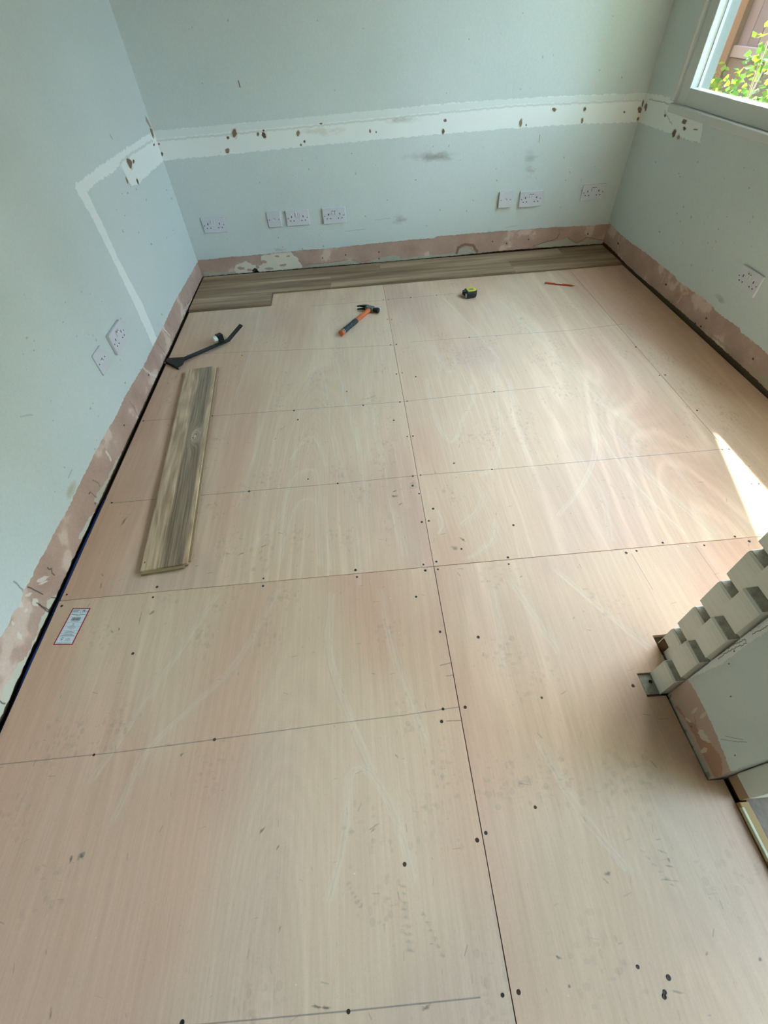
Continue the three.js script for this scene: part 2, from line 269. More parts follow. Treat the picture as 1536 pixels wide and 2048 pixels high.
const wallLeft = buildWall('left', 'long pale green wall with white strip mark and bare pink plaster foot', leftMat, leftPlaster, [[-0.14, -0.02, -0.1, RH + 0.1, -0.02, RZ + 0.12]], 0, 3.4);
mesh('paint_layer', box(-0.02, 0.003, 0.12, RH, 3.4, RZ), plainPaint, wallLeft); mesh('bare_plaster', box(-0.02, 0, 0.02, 0.12, 3.4, RZ), plainPlaster, wallLeft);
const XO = RW + 0.1;                                     // outer face of the window wall
buildWall('right', 'pale green window wall with bare pink plaster foot', rightMat, rightPlaster,
  [[RW + 0.02, XO, -0.1, WIN.y0, -0.02, 2.97], [RW + 0.02, XO, WIN.y1, RH + 0.1, -0.02, 2.97], [RW + 0.02, XO, WIN.y0, WIN.y1, -0.02, WIN.z0], [RW + 0.02, XO, WIN.y0, WIN.y1, WIN.z1, 2.97]], 0, 2.97, [hole]);
struct(mesh('wall_rear', box(-0.14, 3.0, -0.1, RH + 0.1, RZ, RZ + 0.12), std(0x7a7c76, 0.9)), 'plain grey wall behind the photographer', 'wall');  // grey set darker than the room paint to cut bounced light
struct(mesh('ceiling', box(-0.14, XO, RH, RH + 0.12, -0.14, RZ + 0.12), ceilingDark), 'flat unseen ceiling, its grey kept dark to cut bounced light', 'ceiling');
struct(mesh('ceiling', box(XO, 3.0, RH, RH + 0.12, 3.0, RZ + 0.12), ceilingDark), 'flat grey hall ceiling', 'ceiling');

// ---------------------------------------------------------------- floor of plywood sheets
const NIB = 1.757;                                         // face of the short wall at the right
const floor = group('floor'); struct(floor, 'pinkish plywood sheet floor screwed down and marked in pencil', 'floor');
mesh('subfloor', box(-0.02, 1.9, -0.12, -0.03, -0.02, RZ), std(0x7a6248, 0.9), floor);
mesh('subfloor', box(1.9, RW + 0.02, -0.12, -0.03, -0.02, 2.97), std(0x7a6248, 0.9), floor);
const lineZ = pts => pts.map(p => flr(...p));
const PENCIL = [
  [[0, 1529], [240, 1504], [429, 1479], [660, 1448], [810, 1430], [918, 1414]], [[224, 1006], [500, 982], [675, 967], [834, 951]], [[843, 950], [983, 939], [1100, 929], [1300, 911], [1450, 898]],
  [[285, 842], [425, 832], [588, 820], [808, 803]], [[808, 803], [988, 784], [1100, 773]], [[330, 712], [500, 703], [640, 698], [787, 690]], [[820, 684], [980, 672], [1150, 660], [1245, 648]], [[620, 612], [775, 600]], [[780, 598], [822, 595], [900, 588], [930, 585]],
  [[300, 2058], [500, 2040], [697, 2022], [960, 1995]], [[880, 1331], [904, 1325]], [[893, 1352], [907, 1350]], [[893, 1442], [922, 1441]],
];
const VENEER = [[[1263, 1107], [1306, 1180]], [[1390, 1091], [1441, 1164]]];
// pale figure of the face veneer, traced from the photograph
const figure = l => l.map(([x, y]) => [500 + x / 2.56, 700 + y / 2.56]);
const FIGURE = [
  figure([[150, 1075], [170, 850], [215, 600], [260, 300], [300, 150], [330, 88], [360, 110], [380, 180], [400, 300], [440, 480], [470, 600], [520, 750], [545, 1000], [560, 1200]]),
  figure([[20, 1000], [150, 860], [230, 650], [280, 615], [340, 620], [360, 720], [390, 950], [420, 1120]]), figure([[170, 1050], [230, 820], [280, 765], [335, 770], [350, 900], [362, 1100]]),
  figure([[215, 560], [262, 490], [310, 440], [350, 470], [390, 590]]), figure([[545, 400], [575, 620], [600, 800]]), figure([[590, 300], [604, 430], [612, 560]]), figure([[640, 290], [648, 450], [690, 560], [722, 760], [790, 1050]]), figure([[740, 470], [770, 620], [800, 800]]), figure([[440, 40], [490, 250], [560, 520]]), figure([[60, 300], [30, 520], [-60, 800]]), figure([[570, 60], [585, 180], [600, 290]]),
  figure([[940, -60], [965, 30], [1000, 80], [1032, 112], [1048, 60], [1030, -30]]), figure([[905, 150], [940, 330], [985, 430], [1030, 472], [1060, 440], [1080, 370], [1112, 310], [1142, 250], [1130, 180]]), figure([[1250, 60], [1262, 250], [1282, 450], [1245, 600], [1190, 640]]), figure([[1195, 740], [1172, 820], [1092, 890]]), figure([[1250, 870], [1240, 970], [1180, 1030], [1112, 1070]]), figure([[1330, 150], [1350, 300], [1400, 480], [1440, 600]]), figure([[960, 820], [985, 900], [965, 940]]),
  [[1180, 830], [1192, 900], [1172, 960], [1120, 1030]], [[1215, 850], [1290, 940], [1430, 1068]], [[1200, 870], [1262, 962], [1365, 1066]], [[1190, 800], [1280, 860], [1405, 1000]], [[1150, 900], [1205, 990], [1225, 1080]], [[1020, 1160], [1062, 1222], [1118, 1305]], [[985, 1180], [1000, 1260], [1005, 1340]], [[1110, 1140], [1180, 1200], [1300, 1300]], [[660, 1190], [655, 1300], [690, 1420], [740, 1540]], [[560, 1180], [470, 1330], [300, 1500], [230, 1640]], [[760, 1180], [790, 1320], [850, 1480]], [[430, 1190], [330, 1340], [180, 1560]], [[700, 1560], [720, 1530], [755, 1560], [800, 1650], [830, 1760]], [[700, 1570], [690, 1680], [660, 1800]], [[1080, 1480], [1150, 1600], [1260, 1740]], [[520, 620], [510, 680], [470, 800]], [[880, 590], [930, 640], [1000, 720]], [[1000, 600], [1080, 680], [1200, 800]],
];
// dark scuffs: pixel strokes with width in metres and strength
const SCUFFS = [[242, 1050, 252, 1036, .012, .4], [160, 1715, 168, 1706, .012, .45], [138, 1730, 144, 1712, .006, .45], [518, 1668, 532, 1653, .006, .6], [553, 1700, 558, 1690, .004, .4], [557, 1866, 561, 1852, .004, .4], [785, 984, 793, 981, .006, .5], [784, 993, 794, 992, .012, .6], [797, 1010, 805, 1006, .006, .4], [737, 1660, 760, 1646, .004, .3], [742, 1664, 750, 1656, .006, .25], [790, 1508, 796, 1515, .004, .3], [300, 1228, 310, 1222, .012, .25], [277, 1250, 284, 1220, .004, .35], [222, 1260, 226, 1266, .005, .4], [238, 1256, 238, 1262, .005, .5], [200, 1180, 203, 1165, .004, .5], [206, 1152, 204, 1148, .004, .7], [360, 1512, 368, 1506, .006, .4], [625, 2012, 660, 2018, .005, .6], [845, 2020, 860, 2010, .008, .3], [100, 2040, 103, 2010, .005, .35], [1204, 1755, 1218, 1768, .004, .3], [1212, 1750, 1220, 1745, .01, .3], [1318, 1700, 1335, 1708, .005, .35], [1333, 1712, 1340, 1724, .005, .35], [1330, 1730, 1352, 1736, .005, .35], [1320, 1758, 1362, 1762, .005, .3], [1312, 1680, 1324, 1678, .004, .3], [1112, 1912, 1122, 1918, .006, .4], [1138, 1972, 1140, 1974, .005, .6], [1412, 1912, 1415, 1902, .004, .4], [1520, 1922, 1521, 1916, .006, .5], [1340, 1980, 1370, 1988, .005, .3], [560, 860, 575, 850, .005, .3], [548, 880, 552, 876, .006, .3], [475, 1110, 490, 1105, .006, .3], [520, 1095, 545, 1085, .006, .25], [1145, 1240, 1150, 1232, .004, .3], [1120, 1390, 1133, 1382, .004, .35], [920, 1075, 930, 1083, .012, .3], [905, 1095, 918, 1098, .02, .18], [1040, 1155, 1044, 1152, .005, .5], [1090, 640, 1120, 630, .004, .25], [830, 965, 825, 980, .03, .12], [805, 545, 807, 548, .004, .4], [870, 606, 874, 618, .002, .5], [800, 586, 806, 585, .006, .4], [1060, 605, 1070, 614, .004, .35]];
const TREAD = []; for (let k = 0; k < 9; k++) { TREAD.push([795 + k * 2.2, 1770 + k * 16, 812 + k * 2.4, 1774 + k * 16]); if (k > 2) TREAD.push([822 + k * 7, 1778 + k * 16, 834 + k * 7, 1786 + k * 16]); }
for (let k = 0; k < 6; k++) { TREAD.push([692 + k * 5, 1770 + k * 9, 700 + k * 5, 1764 + k * 9]); TREAD.push([1280 + k * 12, 1700 + k * 14, 1290 + k * 12, 1706 + k * 13]); }
function plyMat(x0, z0, w, h, id, cathedrals) {
  const W = w > 0.6 ? 1024 : 384, H = 2048, c = canvas(W, H), sx = W / w, sz = H / h, o7 = id * 13.7;
  const g = paintPixels(c, (px, py, o) => {
    const x = x0 + px / sx, z = z0 + py / sz;
    let f = 1.1 * fbm(x * 1.7 + o7, z * 0.24 + o7, 2) + 0.16 * noise(x * 8 + o7, z * 0.9) + x * 1.3;
    for (const [cx, cz, wx, wz, amp] of cathedrals) { const u = (x - cx) / wx, v = (z - cz) / wz; f += amp * Math.exp(-u * u * 1.6 - 0.5 * Math.abs(u)) * sstep(-1, 1.2, v) * (1 + 0.12 * noise(z * 5, x * 4 + o7)); }
    const wob = 0.02 * noise(x * 60, z * 12), s = f * 4.6 + wob * 5 + 0.5 * noise(x * 14, z * 2.2 + o7), band = Math.abs((s - Math.floor(s)) * 2 - 1);
    const line = sstep(0.5, 1.0, band) * (0.15 + 0.85 * sstep(0.35, 0.75, noise(x * 4 + o7, z * 1.1))), s2 = f * 17, fine = Math.abs((s2 - Math.floor(s2)) * 2 - 1) - 0.5;
    const pink = sstep(0.40, 0.62, fbm(x * 2.6 + 40 + o7, z * 0.9 + 3, 3)), grey = sstep(0.5, 0.75, fbm(x * 3 + 9, z * 2 + o7, 3));
    const fib = (noise(x * 520, z * 14 + o7) - 0.5) * 7 + (noise(x * 160 + 5, z * 6) - 0.5) * 5 + (noise(x * 500, z * 480) - 0.5) * 5, pore = noise(x * 700 + o7, z * 55) > 0.955 ? -9 : 0;
    const t = fib + pore + line * 12 + fine * 4 - grey * 8;
    o[0] = 223 + t - pink * 7; o[1] = 189 + t - pink * 15; o[2] = 156 + t * 0.95 - pink * 13 + grey * 5;
  });
  const q = p => [(p.x - x0) * sx, (p.z - z0) * sz];
  g.lineCap = 'round';
  for (const l of PENCIL) { g.strokeStyle = 'rgba(96,84,76,0.62)'; g.lineWidth = 0.0019 * sx; g.beginPath(); lineZ(l).forEach((p, i) => i ? g.lineTo(...q(p)) : g.moveTo(...q(p))); g.stroke(); }
  for (const l of VENEER) { g.strokeStyle = 'rgba(140,112,92,0.55)'; g.lineWidth = 0.0016 * sx; g.beginPath(); lineZ(l).forEach((p, i) => i ? g.lineTo(...q(p)) : g.moveTo(...q(p))); g.stroke(); }
  g.lineJoin = 'round';
  for (const l of FIGURE) {
    const p = new THREE.CatmullRomCurve3(lineZ(l)).getPoints(40).map(q); if (p.every(k => k[0] < -40 || k[0] > W + 40 || k[1] < -40 || k[1] > H + 40)) continue;
    const run = (dx, width, style) => { g.strokeStyle = style; g.lineWidth = width * sx; g.beginPath(); p.forEach((k, i) => { const X = k[0] + dx * sx + 5 * (noise(i * 0.6 + id, l[0][0]) - 0.5), Y = k[1]; i ? g.lineTo(X, Y) : g.moveTo(X, Y); }); g.stroke(); };
run(0, 0.024, 'rgba(240,224,203,0.045)'); run(0, 0.013, 'rgba(240,224,203,0.05)');
    for (let k = 0; k < 9; k++) {                                  // broken, fibrous bands rather than one clean line
      const dx = 0.036 * (noise(k * 3.1 + l[0][0], id) - 0.5), cut = noise(k * 1.7, l[0][1]), m = p.filter((_, i) => noise(i * 0.22 + k * 5, cut * 50) > 0.34);
      g.strokeStyle = k % 3 ? `rgba(242,228,208,${0.05 + 0.10 * cut})` : `rgba(190,156,134,${0.04 + 0.08 * cut})`; g.lineWidth = (0.0016 + 0.004 * noise(k * 2.3, 7 + id)) * sx;
      g.beginPath(); m.forEach((a, i) => { const X = a[0] + dx * sx + 4 * (noise(i * 0.5 + k, l[0][0]) - 0.5), gap = i && Math.hypot(a[0] - m[i - 1][0], a[1] - m[i - 1][1]) > 60; i && !gap ? g.lineTo(X, a[1]) : g.moveTo(X, a[1]); }); g.stroke();
    }
  }
  seed = 4000 + id;
  const stroke = (u0, v0, u1, v1, width, alpha) => {
    const A = q(flr(u0, v0)), B = q(flr(u1, v1)); if (Math.max(A[0], B[0]) < -60 || Math.min(A[0], B[0]) > W + 60 || Math.max(A[1], B[1]) < -60 || Math.min(A[1], B[1]) > H + 60) return;
    for (let k = 0; k < 14; k++) { const t0 = rnd() * 0.7, t1 = t0 + rr(0.15, 0.4), e = () => (rnd() - 0.5) * width * sx * 0.8; g.strokeStyle = `rgba(88,74,64,${alpha * rr(0.2, 0.6)})`; g.lineWidth = rr(0.15, 0.5) * width * sx; g.beginPath(); g.moveTo(A[0] + (B[0] - A[0]) * t0 + e(), A[1] + (B[1] - A[1]) * t0 + e()); g.lineTo(A[0] + (B[0] - A[0]) * t1 + e(), A[1] + (B[1] - A[1]) * t1 + e()); g.stroke(); }
  };
  for (const s of SCUFFS) stroke(...s);
  for (const s of TREAD) stroke(...s, 0.008, 0.09);
  // rubbed dirt with its own grain, and fine flecks
  for (let k = 0; k < 260; k++) { const x = rnd() * W, y = rnd() * H, l = rr(2, 16), a = rr(-0.5, 0.5) + (rnd() < 0.5 ? 1.57 : 0); g.strokeStyle = `rgba(98,84,72,${rr(0.08, 0.35)})`; g.lineWidth = rr(0.7, 2.2); g.beginPath(); g.moveTo(x, y); g.lineTo(x + Math.cos(a) * l, y + Math.sin(a) * l); g.stroke(); }
  for (let k = 0; k < 44; k++) { const x = rnd() * W, y = rnd() * H; for (let j = 0; j < 34; j++) { g.fillStyle = `rgba(122,106,94,${rr(0.03, 0.11)})`; g.beginPath(); g.ellipse(x + (rnd() + rnd() - 1) * 55, y + (rnd() + rnd() - 1) * 70, rr(1, 6), rr(1, 9), 0, 0, 6.283); g.fill(); } }
  for (let k = 0; k < 30; k++) { g.fillStyle = 'rgba(238,228,212,0.7)'; g.beginPath(); g.arc(rnd() * W, rnd() * H, rr(0.6, 1.6), 0, 6.283); g.fill(); }
  return std(0xffffff, 0.62, { map: texture(c) });
}
function sheet(points, id, cathedrals, label) {
  const xs = points.map(p => p[0]), zs = points.map(p => p[1]), x0 = Math.min(...xs), x1 = Math.max(...xs), z0 = Math.min(...zs), z1 = Math.max(...zs);
  const g = poly(points.map(p => [p[0], -p[1]]), 0.018); planarUV(g, x0, -z1, x1 - x0, z1 - z0);
  g.rotateX(-Math.PI / 2); g.translate(0, -0.018, 0);
  const m = mesh('plywood_sheet', g, plyMat(x0, z0, x1 - x0, z1 - z0, id, cathedrals), floor);
  m.userData.label = label; m.userData.box = [x0, x1, z0, z1]; return m;
}
const rect = (x0, x1, z0, z1) => [[x0, z0], [x1, z0], [x1, z1], [x0, z1]];
const GX = 1.2168, GZ = 2.507, GR = 2.4222, s0 = flr(632, 735), s1 = flr(900, 720), s2 = flr(1190, 800), s3 = flr(960, 1060);
const SHEETS = [
  sheet(rect(0.012, GX - 0.0008, 0.012, GZ - 0.0009), 1, [[s0.x, s0.z + 0.35, 0.17, 0.5, 1.0]], 'plywood sheet carrying the loose plank and the hammer'),
  sheet(rect(GX + 0.0008, GR - 0.0007, 0.012, GZ - 0.0011), 2, [[s1.x, s1.z, 0.1, 0.5, 0.5], [s2.x + 0.1, s2.z + 0.3, 0.3, 0.6, 0.9], [s3.x, s3.z, 0.16, -0.3, 0.5]], 'plywood sheet under the tape measure with a broad cathedral grain'),
  sheet(rect(GR + 0.0007, RW - 0.003, 0.012, GZ - 0.0011), 3, [], 'narrow plywood strip along the window wall'),
  sheet(rect(0.010, GX - 0.0011, GZ + 0.0009, RZ), 4, [[0.75, 3.1, 0.18, 0.4, 0.6]], 'plywood sheet carrying the red bordered sticker'),
  sheet([[GX + 0.0011, GZ + 0.0011], [RW - 0.003, GZ + 0.0011], [RW - 0.003, 2.955], [1.93, 2.955], [1.93, 2.804], [1.794, 2.804], [1.794, 2.904], [1.704, 2.904], [1.704, 2.965], [1.753, 2.966], [1.7555, 3.158], [1.791, 3.159], [1.788, RZ], [GX + 0.0011, RZ]], 5, [[1.55, 3.3, 0.2, 0.5, 0.6]], 'plywood sheet notched round the toothed posts'),
];
const SCREWS = [
  ...scaled([[395, 352], [455, 350], [718, 325], [1023, 298], [442, 582], [492, 584], [480, 884], [548, 878], [1410, 796], [550, 1228], [617, 1216], [777, 1262], [590, 1560], [675, 1550], [156, 1600], [676, 1968], [744, 1962], [518, 1776]], 5.908, 700, 540),
  ...scaled([[1146, 403], [336, 472], [415, 462], [500, 930], [428, 942], [834, 1218], [1366, 974], [445, 1378], [577, 1348], [464, 1438], [593, 1426], [1310, 1305], [1318, 1373], [757, 340], [543, 806], [370, 1707], [333, 570], [400, 652]], 5.12, 760, 860),
  ...scaled([[410, 260], [723, 304], [435, 893], [616, 878], [1243, 800], [785, 1908], [714, 1967], [1190, 1698], [423, 995]], 4.096, 780, 1200),
  ...scaled([[576, 398], [1315, 304], [1117, 2040]], 3.066, 0, 1380), ...scaled([[605, 1607], [950, 702]], 3.072, 500, 1500),
  ...scaled([[15, 1405], [107, 1388], [966, 1304], [945, 1388], [942, 1413], [790, 1243]], 2.866, 1000, 1500),
  ...scaled([[395, 112], [165, 175], [230, 163], [550, 135], [657, 128], [850, 73], [940, 103], [1022, 103], [208, 1013]], 3.15, 1200, 1050),
  ...scaled([[513, 419], [474, 507], [1206, 360], [1175, 440], [1020, 872]], 3.84, 0, 1080), [527, 1157], [526, 1172], [711, 1140], [714, 1154],
  ...scaled([[848, 136], [495, 212], [580, 283], [225, 310], [1250, 214], [245, 357], [297, 661], [449, 683], [1082, 1018]], 2.56, 500, 700),
  ...scaled([[410, 1302], [470, 1298], [695, 1625], [800, 1665], [165, 1008]], 5.19, 1240, 500), ...scaled([[473, 433], [570, 428], [900, 936], [1005, 933], [660, 1708]], 7.31, 1380, 840),
  ...scaled([[670, 1217], [860, 725], [1452, 333], [1272, 695], [1495, 1148]], 3, 0, 600),
];
const screwGeo = new THREE.LatheGeometry([[0, 0.0002], [0.0016, 0.0002], [0.0034, 0.0008], [0.0042, 0.0006], [0.0045, 0]].map(p => new THREE.Vector2(...p)), 9);
const screwMats = [std(0x3a2a20, 0.6, { metalness: 0.2 }), std(0x4a3526, 0.7), std(0x2a211c, 0.6)], brightScrew = std(0xc9b27a, 0.35, { metalness: 0.7 });
const placedScrews = [];
SCREWS.forEach(([u, v], i) => {
  if (placedScrews.some(s => Math.hypot(s[0] - u, s[1] - v) < 3.5)) return;
  placedScrews.push([u, v]);
  const p = flr(u, v), s = SHEETS.find(k => { const b = k.userData.box; return p.x > b[0] && p.x < b[1] && p.z > b[2] && p.z < b[3]; });
  if (!s) return;
  const m = mesh('screw', screwGeo, Math.abs(u - 1374.6) < 2 ? brightScrew : screwMats[i % 3], s); m.position.set(p.x, 0, p.z); const k = 0.75 + 0.35 * ((i * 7) % 5) / 5; m.scale.set(k, 1, k);
});
SHEETS.forEach(s => { delete s.userData.box; });
// blue membrane showing in the gap along the left wall
{
  const pts = []; for (let z = 2.05; z < 3.3; z += 0.05) pts.push(new THREE.Vector3(0.003 + 0.003 * noise(z * 9, 2), -0.012 + 0.010 * noise(z * 7, 5), z));
  const g = new THREE.TubeGeometry(new THREE.CatmullRomCurve3(pts), 60, 0.007, 6);
  tag(mesh('membrane_strip', g, std(0x16305e, 0.45)), 'dark blue plastic membrane edge in the gap below the left plaster', 'membrane');
}

// ---------------------------------------------------------------- window in the right wall
const frameMat = std(0xd3d0c4, 0.55), frameLight = std(0xa2a5a2, 0.5), glass = new THREE.MeshPhysicalMaterial({ color: 0xffffff, transmission: 1, roughness: 0, ior: 1.45, thickness: 0 });
{
  const w = group('window_1'); struct(w, 'grey-white window frame with wide sill looking out on a fence', 'window');
  const { z0, z1, y0, y1 } = WIN, x0 = RW - 0.001, x1 = RW + 0.098;
  const zi = z0 + 0.075, yi = y0 + 0.078, mid = 1.62;
  const outer = std(0x6f736f, 0.7), xs = RW + 0.052;
  for (const [a, b] of [[z0, zi], [z1 - 0.075, z1]]) { mesh('frame_jamb', rbox(x0, xs, y0, y1, a, b, 0.003), frameMat, w); mesh('outer_jamb', rbox(xs, x1, y0, y1, a, b, 0.003), outer, w); }
  mesh('frame_rail', rbox(x0, x0 + 0.045, y0 + 0.012, yi, zi, z1 - 0.075, 0.004), frameMat, w); mesh('frame_rail', rbox(x0, x1, y1 - 0.075, y1, zi, z1 - 0.075, 0.004), frameMat, w);
  mesh('mullion', rbox(x0, x1, yi, y1 - 0.075, mid - 0.04, mid + 0.04, 0.004), frameMat, w);
  for (const [a, b] of [[zi, mid - 0.04], [mid + 0.04, z1 - 0.075]]) {
    const xg = RW + 0.03, pane = mesh('pane', box(xg, xg + 0.004, yi, y1 - 0.075, a, b), glass, w);
    mesh('glazing_bead', box(xg + 0.006, xg + 0.02, yi - 0.002, y1 - 0.075, a, a + 0.008), frameLight, pane);
  }
  mesh('sill_board', rbox(RW - 0.022, x1, y0 - 0.022, y0 + 0.012, z0 - 0.03, z1 + 0.03, 0.006), frameMat, w);
  mesh('architrave', rbox(RW - 0.016, RW + 0.001, y0 + 0.02, y1 + 0.05, z0 - 0.055, z0 - 0.012, 0.006), frameMat, w);
}

// ---------------------------------------------------------------- short wall, hall and doorway on the right
const nibMat = (() => {
  const W = 512, H = 1600, f = { axis: 0, value: NIB, ab: p => [p.z - 2.962, p.y] }, sx = W / 0.2, c = canvas(W, H), sy = H / 0.6;
  const g = paintPixels(c, (x, y, o) => { const n = (fbm(x / sx * 12, y / sy * 12, 4) - 0.5) * 9 + (noise(x / 3, y / 3) - 0.5) * 6; o[0] = 207 + n; o[1] = 212 + n; o[2] = 203 + n; });
  seed = 55; const t = tracer(f, g, sx, sy, 0.6), s = l => scaled(l, 3.15, 1200, 1050);
  t.fill([[1318, 1388], [1360, 1365], [1420, 1318], [1500, 1264], [1560, 1228], [1560, 1248], [1500, 1285], [1440, 1330], [1380, 1357], [1330, 1392]], 'rgb(232,231,222)', 9);
  t.fill(s([[405, 1045], [470, 1000], [545, 960], [560, 985], [610, 1060], [720, 1285], [835, 1580], [680, 1615], [560, 1400], [470, 1190]]), 'rgb(190,160,140)', 12);
  t.fill(s([[400, 1050], [425, 1045], [470, 1130], [500, 1210], [560, 1310], [620, 1440], [690, 1560], [690, 1615], [660, 1610], [540, 1370], [450, 1160]]), 'rgb(170,170,152)', 9);
  t.fill(s([[470, 1140], [500, 1150], [545, 1220], [560, 1240], [600, 1250], [590, 1190], [610, 1270], [640, 1350], [690, 1370], [720, 1400], [770, 1480], [770, 1570], [720, 1590], [650, 1450], [600, 1340], [540, 1230]]), 'rgba(176,130,104,0.9)', 12);
  for (const [x, y, a, b] of [[640, 1310, 9, 6], [655, 1340, 10, 8], [680, 1360, 7, 4], [655, 1420, 6, 8], [650, 1200, 5, 9], [595, 1170, 3, 8], [620, 1500, 4, 6], [555, 1230, 8, 3]]) t.chip(1200 + x / 3.15, 1050 + y / 3.15, a, b, 'rgba(206,194,172,0.9)', 0.7);
  for (const [x, y, a, b] of [[535, 1300, 4, 6], [580, 1400, 3, 5], [670, 1580, 8, 10], [440, 1080, 3, 6]]) t.chip(1200 + x / 3.15, 1050 + y / 3.15, a, b, 'rgba(110,108,88,0.5)', 0.7);
  for (const l of [[[560, 940], [600, 912]], [[690, 840], [760, 810], [830, 760], [915, 720], [925, 745]], [[745, 845], [800, 800], [920, 745]], [[960, 685], [1010, 665], [1059, 635]], [[545, 950], [560, 935]]]) t.line(s(l), 'rgba(104,98,86,0.8)', 3.5, 7);
  for (const l of [[[760, 1350], [860, 1365], [925, 1368]], [[790, 1330], [900, 1352]]]) t.line(s(l), 'rgba(150,148,138,0.7)', 4, 3);
  for (const [x, y] of [[812, 875], [824, 1080], [845, 795], [690, 835], [575, 1270], [850, 1450]]) t.chip(1200 + x / 3.15, 1050 + y / 3.15, 2, 2, 'rgba(96,88,74,0.8)');
  return std(0xffffff, 0.82, { map: texture(c) });
})();
{
  const w = group('wall_near'); struct(w, 'stub of pale green wall with peeled plaster foot beside the doorway', 'wall');
  mesh('masonry', box(NIB + 0.012, XO, -0.1, RH, 2.97, 3.155), plainPaint, w);
  seed = 77;
  const zz = []; for (let i = 0; i <= 24; i++) zz.push([0.003 + i / 24 * 0.192, -0.006 + 0.008 * noise(i * 0.8, 3)]);
  const g = planarUV(poly([...zz, [0.195, RH], [0.003, RH]], 0.014), 0, 0, 0.2, 0.6);
  const m = mesh('plaster_face', g, nibMat, w); m.rotation.y = -Math.PI / 2; m.position.set(NIB + 0.014, 0, 2.962);
  const lining = std(0xd8d6c8, 0.6);
  mesh('door_lining', rbox(1.79, 1.93, 0.055, RH - 0.3, 3.157, 3.205, 0.004), lining, w);
  mesh('lining_foot', rbox(1.795, 1.93, 0.012, 0.056, 3.157, 3.203, 0.003), std(0xa98765, 0.8), w);
  mesh('door_lining', box(1.79, 1.93, 0.0, RH - 0.3, 4.15, 4.19), lining, w);
  mesh('masonry', box(1.795, 1.925, -0.1, RH, 4.19, RZ), plainPaint, w); mesh('lintel', box(1.795, 1.925, RH - 0.3, RH, 3.155, 4.19), plainPaint, w);
}
{
  const h = group('hall_floor'); struct(h, 'dirty brown hall floor beyond the doorway', 'floor');
  const c = canvas(512, 512); paintPixels(c, (x, y, o) => { const n = fbm(x / 50, y / 50, 4) - 0.5, m = (noise(x / 2, y / 2) - 0.5) * 14; o[0] = 128 + n * 90 + m; o[1] = 108 + n * 84 + m; o[2] = 94 + n * 80 + m; });
  const g = box(1.815, 2.98, -0.08, 0.004, 3.155, RZ); mesh('floor_slab', g, std(0xffffff, 0.8, { map: texture(c) }), h);
  const t = group('threshold_strip'); tag(t, 'yellow-brown timber strip with flaking cream paint along the doorway edge', 'threshold');
  mesh('timber', rbox(1.793, 1.814, -0.02, 0.012, 3.205, 4.15, 0.002), std(0xa9824a, 0.6), t);
  mesh('paint_flake', rbox(1.7925, 1.7985, 0.002, 0.0126, 3.215, 3.31, 0.001), std(0xcfc6a4, 0.7), t);
  
  const hw = group('wall_hall'); struct(hw, 'hall wall around the glazed hall door', 'wall');
  mesh('masonry', box(2.9, 3.0, 2.15, RH, 3.155, RZ), plainPaint, hw); mesh('masonry', box(2.9, 3.0, -0.1, 2.15, 4.55, RZ), plainPaint, hw); mesh('masonry', box(2.9, 3.0, -0.1, 0.1, 3.155, 4.55), plainPaint, hw);
  const d = group('door_1'); struct(d, 'glazed hall door', 'door');
  mesh('pane', box(2.95, 2.954, 0.16, 2.09, 3.215, 4.49), glass, d);
  for (const q of [[2.93, 2.97, 0.1, 0.16, 3.155, 4.55], [2.93, 2.97, 2.09, 2.15, 3.155, 4.55], [2.93, 2.97, 0.16, 2.09, 3.155, 3.215], [2.93, 2.97, 0.16, 2.09, 4.49, 4.55]]) mesh('frame', box(...q), frameMat, d);
}
